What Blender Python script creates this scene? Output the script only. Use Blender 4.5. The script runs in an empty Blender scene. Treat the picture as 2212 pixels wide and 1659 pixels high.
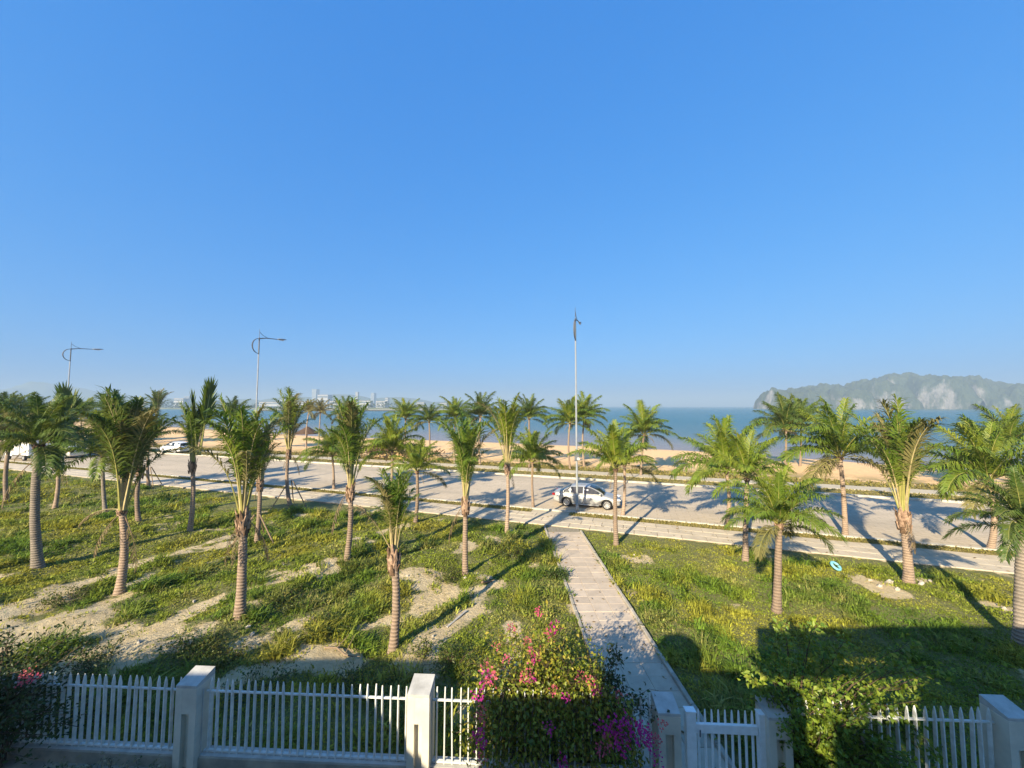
import bpy, bmesh, math, random
import numpy as np
from mathutils import Vector, Matrix
R = math.radians
random.seed(7)
rng = np.random.default_rng(11)
scene = bpy.context.scene
col = scene.collection

# ------------------------------------------------------------------ camera
F, CX, CY, H = 800.0, 1106.0, 829.5, 7.0
TILT = math.atan(47.5 / F)
cam_d = bpy.data.cameras.new('camera')
cam = bpy.data.objects.new('camera', cam_d)
col.objects.link(cam)
cam.location = (0, 0, H)
cam.rotation_euler = (R(90) + TILT, 0, 0)
cam_d.sensor_width = 36
cam_d.lens = 36 * F / 2212
cam_d.clip_start, cam_d.clip_end = 0.1, 40000
scene.camera = cam

# ------------------------------------------------------------------ sky and sun
SUN_EL, SUN_AZ = 25.0, 33.0         # light travels 33 degrees right of the view, 25 degrees down
world = bpy.data.worlds.new('World')
scene.world = world
world.use_nodes = True
wn, wl = world.node_tree.nodes, world.node_tree.links
wn.clear()
wo = wn.new('ShaderNodeOutputWorld')
wb = wn.new('ShaderNodeBackground')
sky = wn.new('ShaderNodeTexSky')
sky.sky_type = 'NISHITA'
sky.sun_disc = False
sky.sun_elevation = R(SUN_EL)
sky.sun_rotation = R(180 + SUN_AZ)
sky.altitude = 0
sky.air_density = 1.0
sky.dust_density = 2.8
sky.ozone_density = 1.0
# one tone curve per channel for the whole dome, as a phone camera renders a clear hazy sky
sep, cmb = wn.new('ShaderNodeSeparateColor'), wn.new('ShaderNodeCombineColor')
wl.new(sky.outputs[0], sep.inputs[0])
for ch, (gain, power) in enumerate(((0.155, 0.92), (0.74, 0.48), (1.98, 0.27))):
    pw = wn.new('ShaderNodeMath'); pw.operation = 'POWER'; pw.inputs[1].default_value = power
    ml = wn.new('ShaderNodeMath'); ml.operation = 'MULTIPLY'; ml.inputs[1].default_value = gain
    wl.new(sep.outputs[ch], pw.inputs[0]); wl.new(pw.outputs[0], ml.inputs[0]); wl.new(ml.outputs[0], cmb.inputs[ch])
wb.inputs['Strength'].default_value = 0.128
wl.new(cmb.outputs[0], wb.inputs['Color'])
wl.new(wb.outputs[0], wo.inputs['Surface'])

sun_d = bpy.data.lights.new('sun', 'SUN')
sun = bpy.data.objects.new('sun', sun_d)
col.objects.link(sun)
sun_d.energy = 5.0
sun_d.angle = R(0.5)
sun_d.color = (1.0, 0.86, 0.62)
ldir = Vector((math.sin(R(SUN_AZ)) * math.cos(R(SUN_EL)), math.cos(R(SUN_AZ)) * math.cos(R(SUN_EL)), -math.sin(R(SUN_EL))))
sun.rotation_euler = ldir.to_track_quat('-Z', 'Y').to_euler()

scene.view_settings.view_transform = 'Standard'
scene.view_settings.look = 'None'
scene.view_settings.gamma = 1
scene.view_settings.use_curve_mapping = False
scene.view_settings.exposure = 1.36
scene.render.engine = 'CYCLES'
scene.cycles.volume_step_rate = 4
scene.cycles.volume_bounces = 0
scene.cycles.max_bounces = 6
scene.cycles.transparent_max_bounces = 8

# ------------------------------------------------------------------ numbers: noise, ground, unprojection
def _hash(ix, iy, seed):
    n = (ix * 374761393 + iy * 668265263 + seed * 974711) & 0x7fffffff
    n = ((n ^ (n >> 13)) * 1274126177) & 0x7fffffff
    return ((n ^ (n >> 16)) & 0xffff) / 65535.0

def vnoise(x, y, seed=0):
    x, y = np.asarray(x, float), np.asarray(y, float)
    ix, iy = np.floor(x).astype(np.int64), np.floor(y).astype(np.int64)
    fx, fy = x - ix, y - iy
    fx, fy = fx * fx * (3 - 2 * fx), fy * fy * (3 - 2 * fy)
    a, b = _hash(ix, iy, seed), _hash(ix + 1, iy, seed)
    c, d = _hash(ix, iy + 1, seed), _hash(ix + 1, iy + 1, seed)
    return (a * (1 - fx) + b * fx) * (1 - fy) + (c * (1 - fx) + d * fx) * fy

def fbm(x, y, seed=0, octaves=4):
    v, amp, tot = 0, 1.0, 0
    for k in range(octaves):
        v = v + amp * vnoise(np.asarray(x) * 2 ** k + 17 * k, np.asarray(y) * 2 ** k - 9 * k, seed + k)
        tot += amp
        amp *= 0.5
    return v / tot

def sstep(a, b, x):
    t = np.clip((np.asarray(x, float) - a) / (b - a), 0, 1)
    return t * t * (3 - 2 * t)

RD = np.array((-0.949, 0.316))       # along the road, towards the far left
RN = np.array((0.316, 0.949))        # across the road, away from the house
P_LAWN, P_WALK, P_KERB, P_FAR, P_FVERGE, P_FWALK0, P_FWALK1, P_SAND = 21.65, 23.9, 24.75, 36.2, 37.6, 38.5, 40.3, 42.2
def road_pt(s, p, z=0.0):
    return Vector((RD[0] * s + RN[0] * p, RD[1] * s + RN[1] * p, z))
def p_of(x, y): return RN[0] * x + RN[1] * y
def s_of(x, y): return RD[0] * x + RD[1] * y
def walk_x(y): return 3.52 - 0.031 * y           # centre line of the garden walkway
WALK_HW = 0.97
def fence_y(x): return 7.40 - 0.050 * x

def gz(x, y):
    """height of the lawn"""
    x, y = np.asarray(x, float), np.asarray(y, float)
    p = p_of(x, y)
    left = sstep(0.0, 3.0, walk_x(y) - WALK_HW - x)
    right = sstep(0.0, 3.0, x - walk_x(y) - WALK_HW)
    # long soft ridges run away from the fence
    a, b = x * 0.88 - y * 0.47, x * 0.47 + y * 0.88
    n = fbm(a * 0.45, b * 0.16, 3, 3) - 0.5
    m = fbm(x * 1.3, y * 1.3, 9, 3) - 0.5
    z = left * (0.75 * n + 0.22 * m + 0.06) + right * (0.18 * n + 0.10 * m + 0.02)
    z = z * sstep(0.1, 2.5, P_LAWN - p) * sstep(0.2, 2.0, y - fence_y(x))
    return z

def ray(u, v):
    a, b = (u - CX) / F, (CY - v) / F
    return np.array((a, math.cos(TILT) - b * math.sin(TILT), math.sin(TILT) + b * math.cos(TILT)))
def at(u, v, z=None):
    """the place on the ground (or at height z) that is seen in direction u, v"""
    d = ray(u, v)
    zz = 0.0 if z is None else z
    for _ in range(1 if z is not None else 6):
        t = (zz - H) / d[2]
        if z is None: zz = 0.5 * zz + 0.5 * float(gz(d[0] * t, d[1] * t)) if p_of(d[0] * t, d[1] * t) < P_LAWN else 0.0
    return Vector((d[0] * t, d[1] * t, zz))
def at_depth(u, v, y):
    d = ray(u, v)
    return Vector((d[0] * y / d[1], y, H + d[2] * y / d[1]))
def at_row(u, p, z=0.0):
    a = (u - CX) / F / math.cos(TILT)
    y = p / (RN[0] * a + RN[1])
    return Vector((a * y, y, z))

# ------------------------------------------------------------------ helpers: meshes, objects
def mesh(name, V, Fc, mats=(), smooth=False, mi=None):
    me = bpy.data.meshes.new(name)
    me.from_pydata([tuple(v) for v in V], [], [tuple(f) for f in Fc])
    for m in mats: me.materials.append(m)
    if mi is not None: me.polygons.foreach_set('material_index', mi)
    if smooth: me.polygons.foreach_set('use_smooth', [True] * len(me.polygons))
    me.update()
    return me

def link(name, me, parent=None, loc=(0, 0, 0), rot=(0, 0, 0), scale=(1, 1, 1)):
    o = bpy.data.objects.new(name, me)
    o.location, o.rotation_euler, o.scale = loc, rot, scale
    if parent: o.parent = parent
    col.objects.link(o)
    return o

def tag(o, label=None, cat=None, group=None, kind=None):
    if label: o['label'] = label
    if cat: o['category'] = cat
    if group: o['group'] = group
    if kind: o['kind'] = kind
    return o

def thing(name, label, cat, loc=(0, 0, 0), rz=0, group=None):
    o = link(name, None, None, loc, (0, 0, rz))
    return tag(o, label, cat, group)

class MB:
    """collects simple shapes into one mesh"""
    def __init__(s): s.V, s.F, s.mi, s.k = [], [], [], 0
    def mat(s, k): s.k = k; return s
    def add(s, V, Fc):
        n = len(s.V)
        s.V += [tuple(v) for v in V]
        s.F += [tuple(i + n for i in f) for f in Fc]
        s.mi += [s.k] * len(Fc)
        return s
    def box(s, c, size, rz=0, bev=0.0):
        hx, hy, hz = size[0] / 2, size[1] / 2, size[2] / 2
        if bev > 0:
            b = min(bev, hx * .9, hy * .9, hz * .9)
            V = []
            for z, ix in ((-hz, b), (-hz + b, 0), (hz - b, 0), (hz, b)):
                x, y = hx - ix, hy - ix
                q = b * 0.6
                if ix: V += [(-x, -y, z), (x, -y, z), (x, y, z), (-x, y, z)]
                else: V += [(-x, -y, z), (x, -y, z), (x, y, z), (-x, y, z)]
            Fc = [(3, 2, 1, 0), (12, 13, 14, 15)]
            for r in range(3):
                for i in range(4):
                    j = (i + 1) % 4
                    Fc.append((r * 4 + i, r * 4 + j, r * 4 + 4 + j, r * 4 + 4 + i))
        else:
            V = [(sx * hx, sy * hy, sz * hz) for sz in (-1, 1) for sx, sy in ((-1, -1), (1, -1), (1, 1), (-1, 1))]
            Fc = [(3, 2, 1, 0), (4, 5, 6, 7), (0, 1, 5, 4), (1, 2, 6, 5), (2, 3, 7, 6), (3, 0, 4, 7)]
        cr, sr = math.cos(rz), math.sin(rz)
        V = [(c[0] + x * cr - y * sr, c[1] + x * sr + y * cr, c[2] + z) for x, y, z in V]
        return s.add(V, Fc)
    def tube(s, pts, radii, sides=6, cap=True):
        pts = [Vector(p) for p in pts]
        if not hasattr(radii, '__len__'): radii = [radii] * len(pts)
        V, Fc = [], []
        prev = None
        for i, p in enumerate(pts):
            t = (pts[min(i + 1, len(pts) - 1)] - pts[max(i - 1, 0)]).normalized()
            if prev is None:
                a = t.orthogonal().normalized()
            else:
                a = (prev - t * prev.dot(t)).normalized()
            prev = a
            b = t.cross(a)
            for k in range(sides):
                an = 2 * math.pi * k / sides
                V.append(p + (a * math.cos(an) + b * math.sin(an)) * radii[i])
        for i in range(len(pts) - 1):
            for k in range(sides):
                k2 = (k + 1) % sides
                Fc.append((i * sides + k, i * sides + k2, (i + 1) * sides + k2, (i + 1) * sides + k))
        if cap:
            Fc.append(tuple(reversed(range(sides))))
            Fc.append(tuple((len(pts) - 1) * sides + k for k in range(sides)))
        return s.add(V, Fc)
    def prism(s, poly, d0, d1, axis='y'):
        """polygon (a, b) in xz (axis y) or yz (axis x) or xy (axis z) pushed from d0 to d1"""
        n = len(poly)
        def pt(a, b, d): return {'y': (a, d, b), 'x': (d, a, b), 'z': (a, b, d)}[axis]
        V = [pt(a, b, d0) for a, b in poly] + [pt(a, b, d1) for a, b in poly]
        Fc = [tuple(range(n)), tuple(reversed(range(n, 2 * n)))]
        for i in range(n):
            j = (i + 1) % n
            Fc.append((i, i + n, j + n, j))
        return s.add(V, Fc)
    def mesh(s, name, mats, smooth=False):
        me = mesh(name, s.V, s.F, mats, smooth, s.mi)
        bm = bmesh.new(); bm.from_mesh(me)
        bmesh.ops.recalc_face_normals(bm, faces=bm.faces)
        bm.to_mesh(me); bm.free()
        return me
    def build(s, name, mats, parent=None, loc=(0, 0, 0), rot=(0, 0, 0), smooth=False):
        if not isinstance(mats, (list, tuple)): mats = [mats]
        return link(name, s.mesh(name, mats, smooth), parent, loc, rot)

# ------------------------------------------------------------------ materials
def new_mat(name):
    m = bpy.data.materials.new(name)
    m.use_nodes = True
    nt = m.node_tree
    return m, nt, nt.nodes['Principled BSDF'], nt.nodes['Material Output']

def N(nt, t, **kw):
    n = nt.nodes.new(t)
    for k, v in kw.items():
        if k in n.inputs.keys(): n.inputs[k].default_value = v
        else: setattr(n, k, v)
    return n

def mixc(nt, fac, a, b, blend='MIX'):
    n = nt.nodes.new('ShaderNodeMix')
    n.data_type = 'RGBA'
    n.blend_type = blend
    for sock, v in ((n.inputs[0], fac), (n.inputs[6], a), (n.inputs[7], b)):
        if isinstance(v, bpy.types.NodeSocket): nt.links.new(v, sock)
        elif isinstance(v, (int, float)): sock.default_value = v
        else: sock.default_value = (*v[:3], 1)
    return n.outputs[2]

def noise(nt, scale, detail=4, rough=0.55, vec=None, obj=False, dist=0.0):
    n = N(nt, 'ShaderNodeTexNoise', Scale=scale, Detail=detail, Roughness=rough, Distortion=dist)
    if vec is None:
        tc = nt.nodes.new('ShaderNodeTexCoord') if obj else nt.nodes.new('ShaderNodeNewGeometry')
        vec = tc.outputs['Object'] if obj else tc.outputs['Position']
    nt.links.new(vec, n.inputs['Vector'])
    return n.outputs['Fac']

def ramp(nt, fac, a, b):
    n = N(nt, 'ShaderNodeMapRange')
    n.inputs[1].default_value, n.inputs[2].default_value = a, b
    nt.links.new(fac, n.inputs[0])
    return n.outputs[0]

def bump(nt, bsdf, h, strength=0.3, dist=0.02):
    b = N(nt, 'ShaderNodeBump', Strength=strength, Distance=dist)
    nt.links.new(h, b.inputs['Height'])
    nt.links.new(b.outputs[0], bsdf.inputs['Normal'])

def simple(name, c1, c2=None, scale=6.0, rough=0.8, bmp=0.0, bdist=0.01, metal=0.0, obj=False, vary=0.0, lo=0.35, hi=0.65):
    m, nt, b, o = new_mat(name)
    b.inputs['Roughness'].default_value = rough
    b.inputs['Metallic'].default_value = metal
    if rough >= 0.8: b.inputs['Specular IOR Level'].default_value = 0.12
    c2 = c2 or tuple(x * 0.8 for x in c1)
    nz = noise(nt, scale, 5, 0.6, obj=obj)
    c = mixc(nt, ramp(nt, nz, lo, hi), c1, c2)
    if vary:
        oi = nt.nodes.new('ShaderNodeObjectInfo')
        v = ramp(nt, oi.outputs['Random'], 0, 1)
        mm = N(nt, 'ShaderNodeMapRange'); mm.inputs[3].default_value = 1 - vary; mm.inputs[4].default_value = 1 + vary
        nt.links.new(v, mm.inputs[0])
        c = mixc(nt, 1.0, c, mm.outputs[0], 'MULTIPLY')
    nt.links.new(c, b.inputs['Base Color'])
    if bmp: bump(nt, b, noise(nt, scale * 4, 4, 0.7, obj=obj), bmp, bdist)
    return m

def leafy(name, cols, rough=0.5, transl=0.35, attr=None, spec=0.35):
    """leaf material: colour varies between objects, or from a colour attribute"""
    m, nt, b, o = new_mat(name)
    b.inputs['Roughness'].default_value = rough
    b.inputs['Specular IOR Level'].default_value = spec
    if attr:
        a = nt.nodes.new('ShaderNodeAttribute'); a.attribute_name = attr
        c = a.outputs['Color']
    else:
        oi = nt.nodes.new('ShaderNodeObjectInfo')
        rnd = oi.outputs['Random']
        c = mixc(nt, rnd, cols[0], cols[1])
        if len(cols) > 2:
            c = mixc(nt, ramp(nt, noise(nt, 1.7, 3, 0.6), 0.45, 0.75), c, cols[2])
    nt.links.new(c, b.inputs['Base Color'])
    t = nt.nodes.new('ShaderNodeBsdfTranslucent')
    tcol = mixc(nt, 1.0, c, (1.25, 1.2, 0.55), 'MULTIPLY')
    nt.links.new(tcol, t.inputs['Color'])
    mx = nt.nodes.new('ShaderNodeMixShader')
    mx.inputs[0].default_value = transl
    nt.links.new(b.outputs[0], mx.inputs[1]); nt.links.new(t.outputs[0], mx.inputs[2])
    nt.links.new(mx.outputs[0], o.inputs['Surface'])
    return m

MT = {}
MT['frond'] = leafy('frond_green', [(0.095, 0.17, 0.020), (0.155, 0.225, 0.025), (0.205, 0.225, 0.033)])
MT['frond_lime'] = leafy('frond_lime', [(0.16, 0.235, 0.022), (0.21, 0.26, 0.026), (0.26, 0.26, 0.03)])
MT['frond_dark'] = leafy('frond_dark', [(0.07, 0.125, 0.022), (0.10, 0.15, 0.024), (0.14, 0.16, 0.035)])
MT['frond_dry'] = leafy('frond_dry', [(0.20, 0.145, 0.075), (0.27, 0.20, 0.10), (0.15, 0.11, 0.07)], rough=0.8, transl=0.15)
MT['frond_straw'] = leafy('frond_straw', [(0.17, 0.155, 0.05), (0.22, 0.19, 0.07), (0.11, 0.12, 0.03)], rough=0.7, transl=0.25)
MT['rachis'] = simple('rachis', (0.36, 0.32, 0.09), (0.24, 0.24, 0.06), 3, 0.55)
MT['rachis_pale'] = simple('rachis_pale', (0.46, 0.38, 0.17), (0.30, 0.23, 0.12), 4, 0.6)
MT['rachis_dry'] = simple('rachis_dry', (0.27, 0.19, 0.12), (0.18, 0.125, 0.08), 6, 0.85)

def trunk_mat(name, ca, cb, cc):
    m, nt, b, o = new_mat(name)
    b.inputs['Roughness'].default_value = 0.9
    a = nt.nodes.new('ShaderNodeAttribute'); a.attribute_name = 'ring'
    n1 = noise(nt, 5, 5, 0.65)
    n2 = noise(nt, 30, 4, 0.7)
    c = mixc(nt, ramp(nt, n1, 0.35, 0.65), ca, cb)
    c = mixc(nt, ramp(nt, n2, 0.5, 0.75), c, cc)
    c = mixc(nt, a.outputs['Fac'], c, cc)
    oi = nt.nodes.new('ShaderNodeObjectInfo')
    mm = N(nt, 'ShaderNodeMapRange'); mm.inputs[3].default_value = 0.72; mm.inputs[4].default_value = 1.22
    nt.links.new(oi.outputs['Random'], mm.inputs[0])
    c = mixc(nt, 1.0, c, mm.outputs[0], 'MULTIPLY')
    c = mixc(nt, ramp(nt, noise(nt, 2.2, 5, 0.7), 0.58, 0.72), c, cc)
    nt.links.new(c, b.inputs['Base Color'])
    bump(nt, b, n2, 0.5, 0.02)
    return m
MT['trunk'] = trunk_mat('trunk_bark', (0.36, 0.26, 0.18), (0.28, 0.205, 0.145), (0.14, 0.10, 0.075))
MT['trunk_grey'] = trunk_mat('trunk_grey', (0.30, 0.245, 0.19), (0.22, 0.185, 0.145), (0.10, 0.085, 0.07))
MT['boot'] = simple('leaf_base', (0.46, 0.315, 0.215), (0.22, 0.14, 0.095), 9, 0.9, 0.6, 0.02, lo=0.35, hi=0.6)
MT['boot_dark'] = simple('leaf_base_dark', (0.13, 0.085, 0.06), (0.06, 0.04, 0.03), 9, 0.9, 0.6, 0.02)
MT['fibre'] = simple('husk_fibre', (0.20, 0.125, 0.075), (0.09, 0.06, 0.04), 14, 0.95, 0.8, 0.02)

MT['white_paint'] = simple('white_metal_paint', (0.68, 0.69, 0.65), (0.52, 0.53, 0.49), 7, 0.45, vary=0.06)
MT['gate_paint'] = simple('gate_white_paint', (0.80, 0.82, 0.81), (0.70, 0.72, 0.70), 9, 0.4)
MT['pillar'] = simple('pillar_render', (0.66, 0.61, 0.49), (0.48, 0.45, 0.37), 2.6, 0.85, 0.25, 0.01, lo=0.3, hi=0.75)
MT['pillar_cap'] = simple('pillar_cap', (0.52, 0.51, 0.47), (0.33, 0.32, 0.29), 4.0, 0.8, 0.25, 0.01, lo=0.3, hi=0.75)
MT['plinth'] = simple('plinth_render', (0.40, 0.36, 0.28), (0.20, 0.185, 0.155), 2.0, 0.9, 0.4, 0.01, lo=0.3, hi=0.7)
MT['slab'] = simple('walkway_slab', (0.53, 0.435, 0.33), (0.42, 0.345, 0.265), 3.0, 0.85, 0.25, 0.006, vary=0.09, lo=0.3, hi=0.75)
MT['paver'] = simple('pavement_slab', (0.56, 0.475, 0.355), (0.46, 0.39, 0.29), 2.0, 0.85, 0.2, 0.006, vary=0.07)
MT['joint'] = simple('joint_sand', (0.30, 0.26, 0.20), (0.21, 0.185, 0.13), 9, 0.95)
MT['kerb'] = simple('kerb_stone', (0.55, 0.51, 0.43), (0.42, 0.39, 0.32), 3.0, 0.85, 0.2, 0.006, vary=0.08)
MT['pole'] = simple('galvanised_pole', (0.33, 0.34, 0.34), (0.27, 0.28, 0.28), 2, 0.45, metal=0.2)
MT['pole_dark'] = simple('dark_bracket', (0.10, 0.11, 0.13), (0.07, 0.08, 0.09), 4, 0.5)
MT['black'] = simple('black_plastic', (0.02, 0.02, 0.022), (0.03, 0.03, 0.03), 8, 0.6)
MT['rubber'] = simple('tyre_rubber', (0.025, 0.025, 0.026), (0.04, 0.038, 0.036), 14, 0.85)
MT['alloy'] = simple('alloy_rim', (0.62, 0.62, 0.62), (0.5, 0.5, 0.5), 10, 0.35, metal=0.6)
MT['wood'] = simple('weathered_wood', (0.28, 0.20, 0.13), (0.17, 0.125, 0.085), 12, 0.9, 0.3)
MT['twig'] = simple('woody_stem', (0.13, 0.09, 0.06), (0.07, 0.05, 0.035), 20, 0.9)
MT['stone'] = simple('pale_stone', (0.50, 0.45, 0.37), (0.34, 0.30, 0.25), 6, 0.9, 0.5, 0.02)

def car_paint(name, c, metal=0.3):
    m, nt, b, o = new_mat(name)
    b.inputs['Base Color'].default_value = (*c, 1)
    b.inputs['Metallic'].default_value = metal
    b.inputs['Roughness'].default_value = 0.38
    b.inputs['Coat Weight'].default_value = 0.6
    b.inputs['Coat Roughness'].default_value = 0.08
    nz = noise(nt, 1.2, 4, 0.6)
    nt.links.new(ramp(nt, nz, 0.0, 1.0), b.inputs['Roughness'])
    c2 = mixc(nt, ramp(nt, noise(nt, 2.0, 5, .65), .4, .8), c, tuple(x * .86 for x in c))
    nt.links.new(c2, b.inputs['Base Color'])
    return m
MT['car_silver'] = car_paint('silver_paint', (0.50, 0.50, 0.49), 0.45)
MT['car_white'] = car_paint('white_paint', (0.80, 0.80, 0.79), 0.0)
MT['car_dark'] = car_paint('dark_paint', (0.05, 0.055, 0.07), 0.2)
def glass_mat():
    m, nt, b, o = new_mat('tinted_glass')
    b.inputs['Base Color'].default_value = (0.02, 0.025, 0.03, 1)
    b.inputs['Roughness'].default_value = 0.05
    b.inputs['Specular IOR Level'].default_value = 0.8
    return m
MT['glass'] = glass_mat()
MT['lamp_clear'] = simple('headlamp_lens', (0.65, 0.66, 0.66), (0.5, 0.5, 0.52), 20, 0.15)
MT['lamp_red'] = simple('tail_lamp', (0.35, 0.015, 0.012), (0.25, 0.01, 0.01), 20, 0.2)
MT['amber'] = simple('grey_grille', (0.05, 0.05, 0.05), (0.03, 0.03, 0.03), 20, 0.5)

# ---- ground materials
def lawn_mat():
    m, nt, b, o = new_mat('lawn_ground')
    b.inputs['Roughness'].default_value = 0.95
    a = nt.nodes.new('ShaderNodeAttribute'); a.attribute_name = 'bare'
    n1 = noise(nt, 0.9, 6, 0.65)
    n2 = noise(nt, 7, 6, 0.7)
    n3 = noise(nt, 40, 4, 0.7)
    sand = mixc(nt, ramp(nt, n2, 0.3, 0.7), (0.62, 0.49, 0.28), (0.42, 0.32, 0.17))
    sand = mixc(nt, ramp(nt, n1, 0.45, 0.75), sand, (0.66, 0.55, 0.35))
    soil = mixc(nt, ramp(nt, n2, 0.35, 0.65), (0.12, 0.14, 0.026), (0.23, 0.195, 0.075))
    soil = mixc(nt, ramp(nt, n3, 0.45, 0.7), soil, (0.10, 0.115, 0.025))
    add = N(nt, 'ShaderNodeMath', operation='ADD')
    nt.links.new(a.outputs['Fac'], add.inputs[0])
    sub = N(nt, 'ShaderNodeMath', operation='MULTIPLY_ADD'); sub.inputs[1].default_value = 0.7; sub.inputs[2].default_value = -0.35
    nt.links.new(n2, sub.inputs[0]); nt.links.new(sub.outputs[0], add.inputs[1])
    c = mixc(nt, ramp(nt, add.outputs[0], 0.4, 0.6), soil, sand)
    nt.links.new(c, b.inputs['Base Color'])
    hh = N(nt, 'ShaderNodeMath', operation='MULTIPLY_ADD'); hh.inputs[1].default_value = 0.35
    nt.links.new(n3, hh.inputs[0]); nt.links.new(n2, hh.inputs[2])
    bump(nt, b, hh.outputs[0], 1.0, 0.10)
    return m
MT['lawn'] = lawn_mat()

def beach_mat():
    m, nt, b, o = new_mat('beach_sand')
    b.inputs['Roughness'].default_value = 0.95
    a = nt.nodes.new('ShaderNodeAttribute'); a.attribute_name = 'wet'
    n1 = noise(nt, 0.12, 5, 0.6)
    n2 = noise(nt, 1.4, 6, 0.7)
    c = mixc(nt, ramp(nt, n1, 0.35, 0.65), (0.80, 0.50, 0.23), (0.76, 0.49, 0.24))
    c = mixc(nt, ramp(nt, n2, 0.45, 0.75), c, (0.62, 0.40, 0.20))
    c = mixc(nt, a.outputs['Fac'], c, (0.27, 0.225, 0.19))
    g = nt.nodes.new('ShaderNodeAttribute'); g.attribute_name = 'weed'
    wm = N(nt, 'ShaderNodeMath', operation='MULTIPLY'); nt.links.new(g.outputs['Fac'], wm.inputs[0])
    nt.links.new(ramp(nt, noise(nt, 0.5, 6, 0.7), 0.42, 0.56), wm.inputs[1])
    c = mixc(nt, wm.outputs[0], c, (0.17, 0.155, 0.05))
    nt.links.new(c, b.inputs['Base Color'])
    bump(nt, b, n2, 0.7, 0.15)
    return m
MT['beach'] = beach_mat()

def road_mat():
    m, nt, b, o = new_mat('road_paving')
    b.inputs['Roughness'].default_value = 0.95
    b.inputs['Specular IOR Level'].default_value = 0.08
    tc = nt.nodes.new('ShaderNodeTexCoord')
    n1 = noise(nt, 0.25, 6, 0.6)
    n2 = noise(nt, 3.0, 5, 0.65)
    c = mixc(nt, ramp(nt, n1, 0.35, 0.65), (0.56, 0.465, 0.345), (0.50, 0.415, 0.31))
    c = mixc(nt, ramp(nt, n2, 0.5, 0.8), c, (0.43, 0.36, 0.265))
    mp = nt.nodes.new('ShaderNodeMapping'); mp.inputs['Scale'].default_value = (0.02, 0.55, 1)
    nt.links.new(tc.outputs['Object'], mp.inputs[0])
    c = mixc(nt, ramp(nt, noise(nt, 1.0, 4, 0.6, mp.outputs[0]), 0.48, 0.72), c, (0.40, 0.345, 0.265))
    c = mixc(nt, ramp(nt, noise(nt, 0.9, 6, 0.75), 0.62, 0.72), c, (0.30, 0.265, 0.21))
    br = N(nt, 'ShaderNodeTexBrick', Scale=1.0)
    br.inputs['Color1'].default_value = (1, 1, 1, 1); br.inputs['Color2'].default_value = (0.9, 0.9, 0.9, 1)
    br.inputs['Mortar'].default_value = (0.68, 0.66, 0.62, 1)
    br.inputs['Mortar Size'].default_value = 0.018
    br.inputs['Brick Width'].default_value = 0.8; br.inputs['Row Height'].default_value = 0.4
    nt.links.new(tc.outputs['Object'], br.inputs['Vector'])
    c = mixc(nt, 0.8, c, br.outputs['Color'], 'MULTIPLY')
    nt.links.new(c, b.inputs['Base Color'])
    bump(nt, b, n2, 0.2, 0.01)
    return m
MT['road'] = road_mat()
MT['verge'] = simple('verge_turf', (0.22, 0.19, 0.06), (0.30, 0.23, 0.11), 2.5, 0.95, 0.6, 0.03)
MT['far_walk'] = simple('promenade_paving', (0.52, 0.45, 0.33), (0.44, 0.385, 0.29), 1.2, 0.9)

def sea_mat():
    m, nt, b, o = new_mat('sea_water')
    a = nt.nodes.new('ShaderNodeAttribute'); a.attribute_name = 'shore'
    n1 = noise(nt, 0.02, 5, 0.6)
    add = N(nt, 'ShaderNodeMath', operation='MULTIPLY_ADD'); add.inputs[1].default_value = 0.25
    nt.links.new(n1, add.inputs[0]); nt.links.new(a.outputs['Fac'], add.inputs[2])
    c = mixc(nt, ramp(nt, add.outputs[0], 0.15, 0.55), (0.24, 0.205, 0.18), (0.085, 0.14, 0.145))
    c = mixc(nt, ramp(nt, add.outputs[0], 0.6, 1.05), c, (0.018, 0.10, 0.115))
    nt.links.new(c, b.inputs['Base Color'])
    b.inputs['Roughness'].default_value = 0.25
    b.inputs['Specular IOR Level'].default_value = 0.12
    n2 = noise(nt, 0.9, 5, 0.65)
    bump(nt, b, n2, 0.5, 0.5)
    return m
MT['sea'] = sea_mat()

# ------------------------------------------------------------------ setting
EPS = 0.012
def strip(name, p0, p1, s0, s1, z, m, step=None, parent=None, thick=0.0):
    """a band of ground along the road"""
    n = max(1, int((s1 - s0) / (step or (s1 - s0))))
    mb = MB()
    V, Fc = [], []
    for i in range(n + 1):
        s = s0 + (s1 - s0) * i / n
        V += [road_pt(s, p0, z), road_pt(s, p1, z)]
        if i: Fc.append((2 * i - 2, 2 * i, 2 * i + 1, 2 * i - 1))
    if thick:
        k = len(V)
        V += [(x, y, zz - thick) for x, y, zz in V[:k]]
        for i in range(n):
            Fc.append((2 * i, k + 2 * i, k + 2 * i + 2, 2 * i + 2))
            Fc.append((2 * i + 1, 2 * i + 3, k + 2 * i + 3, k + 2 * i + 1))
    mb.add(V, Fc)
    return mb.build(name, m, parent)

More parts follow.
